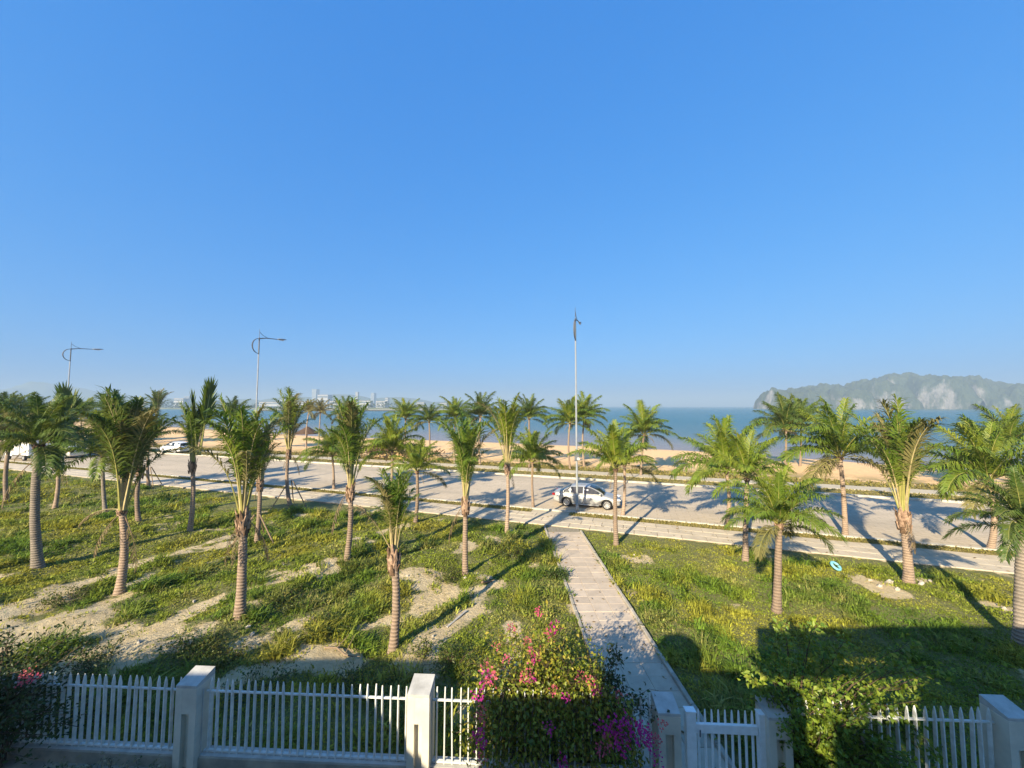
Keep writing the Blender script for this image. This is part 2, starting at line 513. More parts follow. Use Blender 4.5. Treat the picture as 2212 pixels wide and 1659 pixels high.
# bare sandy streaks of the lawn: segments in view directions, with a width in metres
BARE = [((-40, 1350), (160, 1270), 0.75), ((150, 1268), (330, 1205), 0.62), ((320, 1215), (490, 1160), 0.42), ((-40, 1400), (140, 1345), 1.0),
        ((60, 1395), (240, 1365), 0.5), ((170, 1440), (330, 1372), 0.7), ((395, 1330), (480, 1290), 0.35), ((280, 1425), (420, 1370), 0.45),
        ((330, 1235), (250, 1300), 0.5), ((545, 1275), (640, 1240), 0.3), ((600, 1240), (725, 1212), 0.3), ((545, 1390), (640, 1340), 0.5),
        ((925, 1300), (1005, 1280), 0.75), ((880, 1240), (930, 1250), 0.5), ((935, 1385), (1010, 1322), 0.4), ((870, 1435), (930, 1420), 0.4),
        ((1030, 1240), (1065, 1255), 0.3), ((760, 1360), (830, 1340), 0.35), ((1060, 1165), (1085, 1172), 0.3), ((1895, 1262), (1945, 1285), 0.5), ((1975, 1258), (2010, 1252), 0.25),
        ((2170, 1310), (2230, 1330), 0.35), ((1340, 1208), (1400, 1212), 0.3), ((620, 1165), (700, 1150), 0.25), ((500, 1470), (640, 1430), 0.28),
        ((680, 1405), (780, 1430), 0.35), ((760, 1180), (800, 1175), 0.3), ((-20, 1250), (60, 1240), 0.3), ((820, 1150), (860, 1140), .4), ((780, 1110), (850, 1095), .45)]
BARE_W = [(at(*a)[:2], at(*b)[:2], w * 1.15) for a, b, w in BARE]

def bare_at(x, y):
    x, y = np.asarray(x, float), np.asarray(y, float)
    v = np.zeros_like(x)
    wob = fbm(x * 1.1, y * 1.1, 41, 4) - 0.5
    wob2 = fbm(x * 4.2, y * 4.2, 43, 3) - 0.5
    for (ax, ay), (bx, by), w in BARE_W:
        dx, dy = bx - ax, by - ay
        t = np.clip(((x - ax) * dx + (y - ay) * dy) / (dx * dx + dy * dy + 1e-6), 0, 1)
        d = np.hypot(x - ax - t * dx, y - ay - t * dy) + wob * 1.5 + wob2 * 0.7 + 0.08
        v = np.maximum(v, 1 - sstep(w * 0.35, w * 1.55, d))
    p = p_of(x, y)
    nz = fbm(x * 0.9, y * 0.9, 77, 4)
    lf = (x < walk_x(y)).astype(float)
    v = np.maximum(v, lf * sstep(0.66, 0.76, nz) * 0.7)
    v = np.maximum(v, (1 - lf) * sstep(0.68, 0.8, nz) * 0.55)
    return np.clip(v, 0, 1)

def grid_ground():
    xs = np.concatenate([np.arange(-95, -28, 0.8), np.arange(-28, 26, 0.3), np.arange(26, 60, 0.8)])
    ys = np.concatenate([np.arange(0.3, 26, 0.3), np.arange(26, 62, 0.8)])
    X, Y = np.meshgrid(xs, ys)
    Z = gz(X, Y)
    P = p_of(X, Y)
    Z = np.where(P > P_LAWN + 0.15, -0.12, Z)
    Z = np.where(Y < fence_y(X) - 0.05, -0.14, Z)
    onw = (np.abs(X - walk_x(Y)) < WALK_HW - 0.1) & (P < P_LAWN)
    Z = np.where(onw, -0.07, Z)
    V = np.stack([X, Y, Z], -1).reshape(-1, 3)
    ny, nx = X.shape
    idx = np.arange(ny * nx).reshape(ny, nx)
    Fc = np.stack([idx[:-1, :-1], idx[:-1, 1:], idx[1:, 1:], idx[1:, :-1]], -1).reshape(-1, 4)
    keep = P.reshape(-1)[Fc].min(1) < P_LAWN + 2.2
    me = mesh('lawn', V, Fc[keep].tolist(), [MT['lawn']], True)
    a = me.attributes.new('bare', 'FLOAT', 'POINT')
    a.data.foreach_set('value', bare_at(X, Y).reshape(-1))
    tag(link('lawn', me), 'sloping sandy lawn with weeds between the white fence and the pavement', kind='structure')
grid_ground()

# land under everything, from behind the house to the beach
SHORE = [(-420, 320), (-164 * .93, 177 * .93), (-60 * .93, 119 * .93), (0, 91), (33, 77), (60, 53), (95, 34), (170, 0), (260, -60)]
def shore_y(x): return np.interp(x, [a for a, b in SHORE], [b for a, b in SHORE])
SEA_Z = -2.0
def beach_z(x, y):
    p = p_of(x, y)
    d = (shore_y(x) - y) * 0.85                      # metres inland of the water's edge
    base = np.clip(d * 0.11, -3.0, 2.0) + SEA_Z
    top = -0.03 + 0.5 * (fbm(np.asarray(x) * 0.12, np.asarray(y) * 0.12, 5, 3) - 0.45) * sstep(1, 8, p - P_SAND)
    hx, hy = -15.5, 49.5                              # a heap of dug sand
    heap = 1.5 * np.exp(-(((x - hx) / 5.5) ** 2 + ((y - hy) / 2.6) ** 2))
    return np.minimum(base, top) * sstep(0, 3, p - P_SAND) + heap - 0.03
def beach():
    ss = np.concatenate([np.arange(-110, -40, 2.5), np.arange(-40, 110, 0.9), np.arange(110, 440, 4)])
    ps = np.concatenate([np.arange(P_SAND - 0.05, 100, 0.7), np.arange(100, 200, 4)])
    S, P = np.meshgrid(ss, ps)
    X, Y = RD[0] * S + RN[0] * P, RD[1] * S + RN[1] * P
    Z = beach_z(X, Y)
    Z[0, :] = -0.03
    V = np.stack([X, Y, Z], -1).reshape(-1, 3)
    ny, nx = X.shape
    idx = np.arange(ny * nx).reshape(ny, nx)
    Fc = np.stack([idx[:-1, :-1], idx[1:, :-1], idx[1:, 1:], idx[:-1, 1:]], -1).reshape(-1, 4)
    me = mesh('beach', V, Fc.tolist(), [MT['beach']], True)
    d = shore_y(X) - Y
    wet = (1 - sstep(0.5, 9, d)).reshape(-1)
    a = me.attributes.new('wet', 'FLOAT', 'POINT'); a.data.foreach_set('value', wet)
    a = me.attributes.new('weed', 'FLOAT', 'POINT'); a.data.foreach_set('value', (1 - sstep(0.5, 7.0, P - P_SAND)).reshape(-1))
    tag(link('beach', me), 'orange sand beach beyond the seaside road', kind='structure')
beach()
mb = MB()
mb.add([(-450, -80, -0.35), (300, -80, -0.35), road_pt(-110 - 190, P_SAND + 2, -0.35), road_pt(440, P_SAND + 2, -0.35)], [(0, 1, 2, 3)])
tag(mb.build('ground', MT['joint']), 'earth under the lawns and the road', kind='structure')

def sea():
    xs = np.concatenate([-np.geomspace(9000, 500, 10), np.arange(-420, 260, 10.0), np.geomspace(300, 9000, 12)])
    ys_off = np.concatenate([np.array([-12.0, -6, 0, 4, 8, 14, 20, 28, 38, 50, 65, 85, 110, 150, 220, 330, 500, 800]), np.geomspace(1200, 9500, 10)])
    V, sh = [], []
    for yo in ys_off:
        for x in xs:
            V.append((x, min(float(shore_y(x)) + yo, 9800), SEA_Z)); sh.append(float(np.interp(yo, [-12, 0, 30, 75, 200], [0, 0.02, 0.22, 0.62, 1.0])))
    nx = len(xs)
    Fc = [(j * nx + i, j * nx + i + 1, j * nx + nx + i + 1, j * nx + nx + i) for j in range(len(ys_off) - 1) for i in range(nx - 1)]
    me = mesh('sea', V, Fc, [MT['sea']])
    a = me.attributes.new('shore', 'FLOAT', 'POINT'); a.data.foreach_set('value', sh)
    tag(link('sea', me), 'calm teal bay, muddy near the beach', kind='structure')
sea()

# ---- road, kerbs, pavements
S0, S1 = -60, 260
road = strip('road', P_KERB + 0.1, P_FAR - 0.1, S0, S1, -0.02, MT['road'], 10)
# brick rows follow the road: rotate the object's own axes to the road
ang = math.atan2(RD[1], RD[0])
for v in road.data.vertices: v.co = Matrix.Rotation(-ang, 3, 'Z') @ v.co
road.rotation_euler = (0, 0, ang)
tag(road, 'wide pale paved seaside road', kind='structure')

def copies(src, n, place):
    out = []
    for i in range(n):
        o = src if i == 0 else src.copy()
        if i: col.objects.link(o)
        place(o, i)
        out.append(o)
    return out

def kerb(name, p, s0, s1, h, w, label):
    root = strip(name, p - w * 0.4, p + w * 0.4, S0, S1, h - 0.03, MT['joint'], 20, thick=0.15)
    tag(root, label, kind='structure')
    me = MB().box((0, 0, 0), (0.985, w, 0.2), bev=0.015).mesh('kerb_stone', [MT['kerb']])
    first = link('kerb_stone', me, root)
    def place(o, i):
        o.location = road_pt(s0 + i + 0.5 + random.uniform(-.004, .004), p + random.uniform(-.006, .006), h - 0.1 + random.uniform(-.005, .004))
        o.rotation_euler = (0, 0, ang + random.uniform(-.005, .005))
    copies(first, int(s1 - s0), place)
kerb('near_kerb', P_KERB, -22, 84, 0.11, 0.22, 'pale stone kerb between the road and the near grass verge')
kerb('far_kerb', P_FAR, -28, 120, 0.12, 0.26, 'pale stone kerb along the beach side of the road')

tag(strip('near_verge', P_WALK - 0.02, P_KERB - 0.1, S0, 4.2, 0.045, MT['verge'], 4, thick=0.1), 'narrow grass verge between pavement and road, right of the walkway', kind='structure')
tag(strip('near_verge', P_WALK - 0.02, P_KERB - 0.1, 6.7, S1, 0.045, MT['verge'], 4, thick=0.1), 'narrow grass verge between pavement and road, left of the walkway', kind='structure')
tag(strip('crossing', P_WALK - 0.02, P_KERB - 0.1, 4.22, 6.68, 0.03, MT['far_walk'], 1, thick=0.1), 'paved gap in the verge where the walkway meets the road', kind='structure')
tag(strip('far_verge', P_FAR + 0.12, P_FWALK0, S0, S1, 0.05, MT['verge'], 4, thick=0.1), 'grass verge on the beach side of the road', kind='structure')
tag(strip('promenade', P_FWALK0, P_FWALK1, S0, S1, 0.09, MT['far_walk'], 8, thick=0.15), 'pale paved promenade beside the beach', kind='structure')
tag(strip('beach_verge', P_FWALK1, P_SAND + 0.2, S0, S1, 0.03, MT['verge'], 4, thick=0.1), 'weedy grass strip at the edge of the sand', kind='structure')

pave = tag(strip('pavement', P_LAWN, P_WALK, S0, S1, 0.022, MT['joint'], 20, thick=0.12), 'pale slab pavement in front of the lawns', kind='structure')
me = MB().box((0, 0, 0), (1.18, 0.735, 0.06), bev=0.012).mesh('paving_slab', [MT['paver']])
first = link('paving_slab', me, pave)
def place(o, i):
    r, k = i % 3, i // 3
    o.location = road_pt(-22 + k * 1.2 + (0.6 if r == 1 else 0), P_LAWN + 0.375 + r * 0.75, 0.028 + random.uniform(-.004, .005))
    o.rotation_euler = (random.uniform(-.003, .003), random.uniform(-.003, .003), ang)
copies(first, 264, place)

# garden walkway to the gate: slabs between two edging kerbs
wy0, wy1 = 2.0, 21.4
mb = MB()
mb.add([(walk_x(y) + sx * WALK_HW, y, 0.0) for y in (wy0, wy1 + 1.0) for sx in (-1, 1)], [(0, 1, 3, 2)])
wk = tag(mb.build('walkway', MT['joint']), 'straight slab walkway from the white gate to the pavement', kind='structure')
wang = math.atan(0.031)
me = MB().box((0, 0, 0), (0.595, 0.495, 0.06), bev=0.008).mesh('walkway_slab', [MT['slab']])
first = link('walkway_slab', me, wk)
nrow = int((wy1 - wy0) / 0.5)
def place(o, i):
    r, k = i % 3, i // 3
    y = wy0 + 0.25 + k * 0.5
    x = walk_x(y) + (r - 1) * 0.6
    if p_of(x, y) > P_LAWN - 0.35: y -= 40
    o.location = (x, y, 0.002 + random.uniform(-.007, .007))
    o.rotation_euler = (random.uniform(-.007, .007), random.uniform(-.007, .007), wang + random.uniform(-.006, .006))
for o in copies(first, nrow * 3, place):
    if o.location.y < 0: bpy.data.objects.remove(o)
MT['edging'] = simple('edging_concrete', (0.42, 0.38, 0.31), (0.30, 0.27, 0.22), 3.0, 0.9, vary=0.1)
me = MB().box((0, 0, 0), (0.10, 0.985, 0.2), bev=0.012).mesh('edging_stone', [MT['edging']])
for sx in (-1, 1):
    y = wy0 + 0.5
    while p_of(walk_x(y) + sx * WALK_HW, y) < P_LAWN - 0.5:
        link('edging_stone', me, wk, (walk_x(y) + sx * (WALK_HW - 0.02), y, -0.03 + (0.05 if sx > 0 else 0) + random.uniform(-.01, .01)), (0, 0, wang + random.uniform(-.01, .01)))
        y += 1.0

# paved yard inside the fence
yard = MB().add([(-16, -0.1, -0.02), (2.0, -0.1, -0.02), (2.0, fence_y(2), -0.02), (-16, fence_y(-16), -0.02)], [(0, 1, 2, 3)]) \
    .add([(4.6, -0.1, -0.02), (14, -0.1, -0.02), (14, fence_y(14), -0.02), (4.6, fence_y(4.6), -0.02)], [(0, 1, 2, 3)]).build('yard', MT['plinth'])
tag(yard, 'grey paved yard inside the white fence', kind='structure')

# ------------------------------------------------------------------ house behind the camera (throws the shade on the fence and the lawn)
MT['wall'] = simple('house_wall', (0.62, 0.56, 0.44), (0.55, 0.49, 0.39), 1.5, 0.9)
house = thing('house', 'cream house with a flat roof terrace, standing behind the viewer', 'house', (0, 0, 0))
mb = MB()
mb.box((6.35, -5.2, 3.45), (6.26, 9.9, 6.9)).box((1.47, -5.2, 2.2), (3.5, 9.9, 4.4)).box((1.47, -0.42, 6.60), (3.54, 0.42, 0.60)).box((0.03, -0.42, 5.2), (0.64, 0.36, 1.56)).box((2.95, -0.42, 5.2), (0.52, 0.36, 1.56)).box((-1.25, -5.2, 2.9), (1.9, 9.9, 5.8)).box((-3.9, -5.2, 2.85), (3.4, 9.88, 5.7))
mb.build('wall', MT['wall'], house)
MB().box((6.36, -0.35, 6.92), (6.3, 0.22, 0.05)).box((-1.25, -0.36, 5.84), (1.94, 0.2, 0.06)).box((-3.9, -0.36, 5.74), (3.36, 0.2, 0.06)).build('coping', MT['pillar_cap'], house)
for wx, wz in ((1.8, 4.6), (5.2, 4.6), (1.8, 1.6), (5.2, 1.6), (-2.6, 3.4)):
    w = MB().box((wx, -0.235, wz), (1.5, 0.06, 1.5)).build('window', MT['white_paint'], house)
    MB().box((wx, -0.2, wz), (1.3, 0.02, 1.3)).build('pane', MT['glass'], w)
tp = thing('dapple_plant', 'unseen leafy plants behind the viewer, added to dapple the sun', 'plant', (1.5, -0.9, 4.4))  # added out of view to break up the sun that reaches the creeper
MB().box((0, 0, 0.18), (2.2, 0.35, 0.36), bev=0.02).build('trough', MT['pillar'], tp)
h2 = thing('house', 'neighbouring cream house behind and to the left of the viewer', 'house', (0, 0, 0))
MB().box((-13.75, -5.2, 3.05), (10.8, 9.9, 6.1)).box((-7.7, -5.2, 2.3), (1.3, 9.86, 4.6)).build('wall', MT['wall'], h2)
for wx in (-10, -14):
    w = MB().box((wx, -0.235, 3.4), (1.5, 0.06, 1.5)).build('window', MT['white_paint'], h2)
    MB().box((wx, -0.2, 3.4), (1.3, 0.02, 1.3)).build('pane', MT['glass'], w)
# unseen rounded block added to throw the blob of shade beside the walkway
tub = thing('shade_block', 'unseen round-topped block behind the viewer, added for its shade', 'shade_body', (-3.0, -1.0, 5.7))
MB().tube([(0, 0, 0.1), (0, 0, 0.95), (0, 0, 1.18), (0, 0, 1.32)], [0.62, 0.62, 0.5, 0.2], 16).build('shade_body', MT['pole'], tub, smooth=True)
for k in range(3):
    a = k * 2.1
    MB().box((0.45 * math.cos(a), 0.45 * math.sin(a), 0.05), (0.1, 0.1, 0.1)).build('foot', MT['pole_dark'], tub)

# ------------------------------------------------------------------ fence
FANG = math.atan(-0.050)
def fpt(u, z=0.0):
    """point on the fence line seen at column u"""
    a = (u - CX) / F / 1.047
    y = 7.40 / (1 + 0.050 * a)
    return Vector((a * y, fence_y(a * y), z))

def picket_mesh(h, t, d, name='picket'):
    """blade of sheet metal standing edge-on to the fence line, cut to a point"""
    hd = d / 2
    prof = [(-hd, 0), (hd, 0), (hd, h - 0.16), (hd * 0.55, h - 0.06), (0, h), (-hd * 0.6, h - 0.07), (-hd, h - 0.16)]
    return MB().prism(prof, -t / 2, t / 2, 'x').mesh(name, [MT['white_paint']])

pk = picket_mesh(1.38, 0.022, 0.062)
def panel(x0, x1, label, step=0.152, plinth_label=None):
    c = (x0 + x1) / 2
    root = thing('fence_panel', label, 'fence panel', (c, fence_y(c), 0.22), FANG, 'white fence panels between the pillars')
    L = abs(x1 - x0)
    n = max(2, int(round(L / step)))
    for i in range(n):
        lx = -L / 2 + L * (i + 0.5) / n
        link('picket', pk, root, (lx, random.uniform(-.006, .006), random.uniform(-.012, .006)), (random.uniform(-.012, .012), random.choice((.3, .3, .3, 1.5)) * random.uniform(-.025, .025), random.uniform(-.09, .09)))
    MB().box((0, 0, 1.14), (L, 0.035, 0.028)).build('top_rail', MT['white_paint'], root)
    MB().box((0, 0, 0.03), (L, 0.05, 0.03)).build('bottom_rail', MT['white_paint'], root)
    if plinth_label:
        pl = thing('low_wall', plinth_label, 'low wall', (c, fence_y(c), 0), FANG, 'low rendered walls under the fence')
        MB().box((0, 0.02, 0.05), (L + 0.06, 0.26, 0.32), bev=0.015).build('wall', MT['plinth'], pl)
        MB().box((0, 0.02, 0.213), (L + 0.04, 0.22, 0.015)).build('coping', MT['pillar_cap'], pl)
    return root

def pillar(x, label, h=1.66, w=0.42, d=0.42):
    root = thing('fence_pillar', label, 'pillar', (x, fence_y(x), 0), FANG, 'rendered fence pillars')
    hw, hd = w / 2, d / 2
    mb = MB()
    # shaft with a recessed slot down its front and back
    g, gd, gt = 0.075, 0.10, 1.06
    mb.box((-(hw + g) / 2, 0, h / 2 - 0.06), (hw - g, d, h - 0.12), bev=0.01)
    mb.box(((hw + g) / 2, 0, h / 2 - 0.06), (hw - g, d, h - 0.12), bev=0.01)
    mb.box((0, 0, (h - 0.12) / 2), (2 * g + 0.004, d - 2 * gd, h - 0.124))
    mb.box((0, 0, (gt + h - 0.12) / 2), (2 * g + 0.004, d - 0.004, h - 0.126 - gt))
    mb.build('shaft', MT['pillar'], root)
    cap = MB()
    cz = h - 0.118
    cap.add([(-hw, -hd, cz), (hw, -hd, cz), (hw, hd, cz), (-hw, hd, cz), (-hw, -hd, cz + 0.05), (hw, -hd, cz + 0.05), (hw, hd, cz + 0.14), (-hw, hd, cz + 0.14)],
            [(3, 2, 1, 0), (4, 5, 6, 7), (0, 1, 5, 4), (1, 2, 6, 5), (2, 3, 7, 6), (3, 0, 4, 7)])
    cap.build('cap', MT['pillar_cap'], root)
    MB().box((hw + 0.004, -0.06, h / 2 - 0.1), (0.012, 0.02, h - 0.25)).build('groove', MT['pillar_cap'], root)
    return root

def fx(u): return fpt(u).x
def fxp(u): return fx(CX + (u - CX) * 0.972)          # from the front face of a pillar to its middle
pX = [fxp(403), fxp(905), fxp(1446), fxp(1684), fxp(2200)]
pillar(pX[0], 'rendered pillar with a slotted front between the two leftmost fence panels')
pillar(pX[1], 'sunlit slotted pillar just left of the pink bougainvillea')
pillar(pX[2], 'pillar half hidden by bougainvillea on the left of the white gate', 1.50, 0.40, 0.4)
pillar(pX[3], 'pillar under the green creeper on the right of the white gate', 1.50, 0.40, 0.4)
pillar(pX[4], 'pillar with a pale cap at the right edge of the picture')
panel(fx(-120), pX[0] - 0.24, 'leftmost white picket fence panel, shaded, running into the dark shrub', 0.158, 'low shaded wall under the leftmost fence panel')
panel(pX[0] + 0.24, pX[1] - 0.22, 'longest clear white picket panel between the two left pillars', 0.152, 'low wall with a sunlit end under the clear picket panel')
panel(pX[1] + 0.22, pX[2] - 0.22, 'white picket panel overgrown by pink bougainvillea', 0.152, 'low wall under the bougainvillea')
panel(pX[3] + 0.22, pX[4] - 0.22, 'white picket panel overgrown by the green creeper', 0.155, 'low wall under the green creeper')
panel(pX[4] + 0.24, pX[4] + 2.5, 'end of the white picket fence beyond the right pillar', 0.155)

# gate
gx0, gx1 = fx(1487), fx(1643)
for k, (x, w, lab) in enumerate(((gx0, 0.17, 'square white steel post on the left of the gate'), (gx1, 0.19, 'square white steel post on the right of the gate'))):
    gp = thing('gate_post', lab, 'post', (x, fence_y(x) - 0.03, 0), FANG, 'white gate posts')
    MB().box((0, 0, 0.69), (w, 0.12, 1.38), bev=0.008).build('post', MT['gate_paint'], gp)
    MB().box((0, 0, 1.388), (w + 0.02, 0.14, 0.016)).build('cap', MT['gate_paint'], gp)
gc = (gx0 + gx1) / 2
GW = gx1 - gx0 - 0.2
gate = thing('gate', 'low white garden gate of thin pointed bars and one wide rail', 'gate', (gc, fence_y(gc) - 0.02, 0.05), FANG)
MB().box((0, 0, 1.02), (GW, 0.06, 0.16), bev=0.006).build('top_rail', MT['gate_paint'], gate)
MB().box((0, 0, 0.1), (GW, 0.05, 0.10), bev=0.006).build('bottom_rail', MT['gate_paint'], gate)
gb = picket_mesh(1.27, 0.022, 0.05, 'bar')
gb.materials[0] = MT['gate_paint']
for i in range(9):
    link('bar', gb, gate, (-GW / 2 + GW * (i + 0.6) / 9.1, 0.042, 0.05), (0, 0, random.uniform(-.05, .05)))
MB().tube([(-GW / 2 + .06, -0.05, 0.9), (-GW / 2 + .06, -0.06, 1.02)], 0.012, 6).build('latch', MT['pole_dark'], gate)

# ------------------------------------------------------------------ palms
def frond_mesh(style, e0, e1, seed):
    rr = random.Random(seed)
    L, n = 3.0, 14
    pts, T = [Vector((0, 0, 0))], []
    az = 0.0
    cur = rr.uniform(-0.25, 0.25)
    for i in range(n):
        t = (i + 0.5) / n
        e = R(e0 + (e1 - e0) * t ** (3.0 if style in ('stiff', 'stalk') else 1.4))
        az += cur / n * (0.4 + t)
        d = Vector((math.cos(e) * math.cos(az), math.cos(e) * math.sin(az), math.sin(e)))
        T.append(d)
        pts.append(pts[-1] + d * (L / n))
    T.append(T[-1])
    cut = 0.60 if style == 'cut' else 1.0
    npt = int(n * cut) + 1
    mb = MB()
    mb.mat(1)
    rad = [0.030 * (1 - t) ** 2.2 + 0.006 for t in (i / n for i in range(npt))]
    mb.tube(pts[:npt], rad, 5)
    mb.mat(0)
    t0 = {'lush': 0.13, 'stiff': 0.33, 'stalk': 0.44, 'dry': 0.25, 'cut': 0.28}[style]
    per = {'lush': 84, 'stiff': 62, 'stalk': 44, 'dry': 34, 'cut': 60}[style]
    lmax = {'lush': 0.78, 'stiff': 0.62, 'stalk': 0.52, 'dry': 0.5, 'cut': 0.55}[style]
    sway = rr.uniform(-0.3, 0.3)
    for side in (-1, 1):
        for k in range(per):
            if style in ('dry', 'stalk') and rr.random() < 0.22: continue
            if style == 'lush' and rr.random() < 0.05: continue
            u = t0 + (cut - t0) * (k + rr.uniform(0.1, 0.9)) / per
            f = u * n
            i = min(int(f), n - 1)
            p = pts[i].lerp(pts[i + 1], f - i)
            t = T[i]
            S = Vector((0, 0, 1)).cross(t)
            if S.length < 0.05: S = Vector((0, 1, 0))
            S.normalize()
            Nn = t.cross(S)
            w = (u - t0) / (1 - t0)
            prof = (0.45 + 0.95 * math.sin(math.pi * min(1, (w * 0.82 + 0.13)))) * 0.75
            if style == 'cut': prof = 0.95
            ln = lmax * prof * rr.uniform(0.82, 1.12)
            phi = R({'lush': 62, 'stiff': 50, 'stalk': 52, 'dry': 55, 'cut': 24}[style] - 26 * w + rr.uniform(-14, 14))
            vup = R({'lush': 14, 'stiff': 22, 'stalk': 20, 'dry': -40, 'cut': 10}[style] + rr.uniform(-24, 24))
            d = t * math.cos(phi) + (S * side * math.cos(vup) + Nn * math.sin(vup)) * math.sin(phi)
            droop = {'lush': 1.1, 'stiff': 0.9, 'stalk': 0.9, 'dry': 1.6, 'cut': 0.03}[style] * rr.uniform(0.5, 1.35)
            d2 = (d + Vector((0.0, sway * 0.4, -droop))).normalized()
            wd = (t - d * t.dot(d))
            wd = wd.normalized() if wd.length > 1e-3 else Nn
            ww = 0.021 * rr.uniform(0.8, 1.2) * (1.15 if style in ('lush', 'cut') else 0.85)
            m = p + d * ln * 0.45
            e = m + d2 * ln * 0.55
            mb.add([p - wd * ww * 0.5, p + wd * ww * 0.5, m + wd * ww, m - wd * ww, e], [(0, 1, 2, 3), (3, 2, 4)])
    return mesh('frond_' + style, mb.V, mb.F, [MT['frond'], MT['rachis']], False, mb.mi)

FR = {}
for e0, e1 in ((86, 62), (74, 28), (60, -2), (44, -28), (26, -50), (4, -68), (-28, -82)):
    FR[('lush', e0)] = [frond_mesh('lush', e0 + random.uniform(-4, 4), e1 + random.uniform(-10, 10), 100 + e0 * 3 + k) for k in range(3)]
for e0, e1 in ((88, 64), (83, 24), (76, -8), (60, 0)):
    FR[('stiff', e0)] = [frond_mesh('stiff', e0 + random.uniform(-3, 3), e1 + random.uniform(-9, 9), 400 + e0 * 3 + k) for k in range(3)]
    FR[('stalk', e0)] = [frond_mesh('stalk', e0 + random.uniform(-3, 3), e1 + random.uniform(-9, 9), 700 + e0 * 3 + k) for k in range(3)]
FR['dry'] = [frond_mesh('dry', e0, e1, 900 + i) for i, (e0, e1) in enumerate(((-5, -86), (-30, -88), (-50, -89), (-65, -89)))]
FR['cut'] = [frond_mesh('cut', 88, 84, 960), frond_mesh('cut', 80, 74, 961)]

def trunk_mesh(pb, ph, r0, r1, grey):
    """ringed trunk from pb up to ph (local to the base)"""
    rr = random.Random(int(ph.x * 1000) + int(ph.z * 777))
    Lz = ph.z
    n = max(16, int(Lz / 0.095))
    sides = 12
    V, Fc, ring = [], [], []
    bend = Vector((rr.uniform(-.11, .11), rr.uniform(-.11, .11), 0))
    rows = []
    for i in range(n):
        for q, (dz, k) in enumerate(((0.0, 1.0), (0.62, 1.0), (0.78, 1.09), (0.98, 1.05))):
            rows.append(((i + dz) / n, k, (0, 0.1, 0.5, 1.0)[q]))
    for t, k, rg in rows:
        flare = 0.38 * math.exp(-t * Lz / 0.22) + 0.12 * math.exp(-t * Lz / 0.9)
        rad = (r0 + (r1 - r0) * t ** 0.8) * (1 + flare) * k
        c = ph * t + bend * math.sin(math.pi * t) * Lz * 0.35
        c.z = ph.z * t - 0.1 * (1 - t)
        wob = rr.uniform(-0.03, 0.03)
        for s in range(sides):
            a = 2 * math.pi * s / sides
            q = 1 + 0.03 * math.sin(3 * a + t * 20) + wob * math.sin(a + t * 7)
            V.append((c.x + math.cos(a) * rad * q, c.y + math.sin(a) * rad * q, c.z + 0.012 * math.sin(a + t * 9)))
            ring.append(rg)
    for i in range(len(rows) - 1):
        for s in range(sides):
            s2 = (s + 1) % sides
            Fc.append((i * sides + s, i * sides + s2, (i + 1) * sides + s2, (i + 1) * sides + s))
    me = mesh('trunk', V, Fc, [MT['trunk_grey' if grey else 'trunk']], True)
    a = me.attributes.new('ring', 'FLOAT', 'POINT'); a.data.foreach_set('value', ring)
    return me

def boots_mesh(kind, seed):
    """sheaths and stubs of cut leaves round the top of the trunk; unit radius, from z = -1 to +0.35"""
    rr = random.Random(seed)
    mb = MB()
    n = {'long': 22, 'short': 14}[kind]
    for k in range(n):
        a = k * 2.4 + rr.uniform(-.3, .3)
        z = -1.0 + 1.15 * k / n if kind == 'long' else -0.45 + 0.6 * k / n
        ln = rr.uniform(0.35, 0.7)
        out = rr.uniform(0.15, 0.55)
        c, s = math.cos(a), math.sin(a)
        r = 1.02
        tang = Vector((-s, c, 0)); rad = Vector((c, s, 0)); up = Vector((0, 0, 1))
        p0 = rad * r + up * (z - 0.12)
        p1 = rad * (r + 0.10 + out * 0.35) + up * (z + ln * 0.45)
        p2 = rad * (r + out) + up * (z + ln * rr.uniform(0.75, 1.0)) + tang * rr.uniform(-.2, .2)
        w0, w1, w2 = rr.uniform(0.5, 0.75), rr.uniform(0.32, 0.45), rr.uniform(0.10, 0.24)
        th = 0.10
        V = []
        for p, w in ((p0, w0), (p1, w1), (p2, w2)):
            V += [p - tang * w - rad * th, p + tang * w - rad * th, p + tang * w * 0.6 + rad * th, p - tang * w * 0.6 + rad * th]
        Fc = [(3, 2, 1, 0), (8, 9, 10, 11)]
        for r_ in range(2):
            for i in range(4):
                j = (i + 1) % 4
                Fc.append((r_ * 4 + i, r_ * 4 + j, r_ * 4 + 4 + j, r_ * 4 + 4 + i))
        mb.mat(0 if rr.random() < 0.75 else 1).add(V, Fc)
    mb.mat(1)
    mb.tube([(0, 0, -0.95 if kind == 'long' else -0.5), (0, 0, -0.3), (0, 0, 0.1), (0, 0, 0.5)], [1.0, 1.12, 0.95, 0.4], 10)
    return mesh('leaf_base', mb.V, mb.F, [MT['boot'], MT['fibre']], False, mb.mi)
BOOT = {(k, i): boots_mesh(k, 50 + i) for k in ('long', 'short') for i in range(3)}

def add_frond(root, me, pos, azim, sc, leaf, rach, tilt=0.0, name='frond', label=None):
    o = link(name, me, root, pos + Vector((math.cos(azim), math.sin(azim), 0)) * 0.07, (random.uniform(-.05, .05), -tilt, azim), (sc, sc, sc))
    o.material_slots[0].link = 'OBJECT'; o.material_slots[0].material = MT[leaf]
    o.material_slots[1].link = 'OBJECT'; o.material_slots[1].material = MT[rach]
    if label: o['label'] = label
    return o

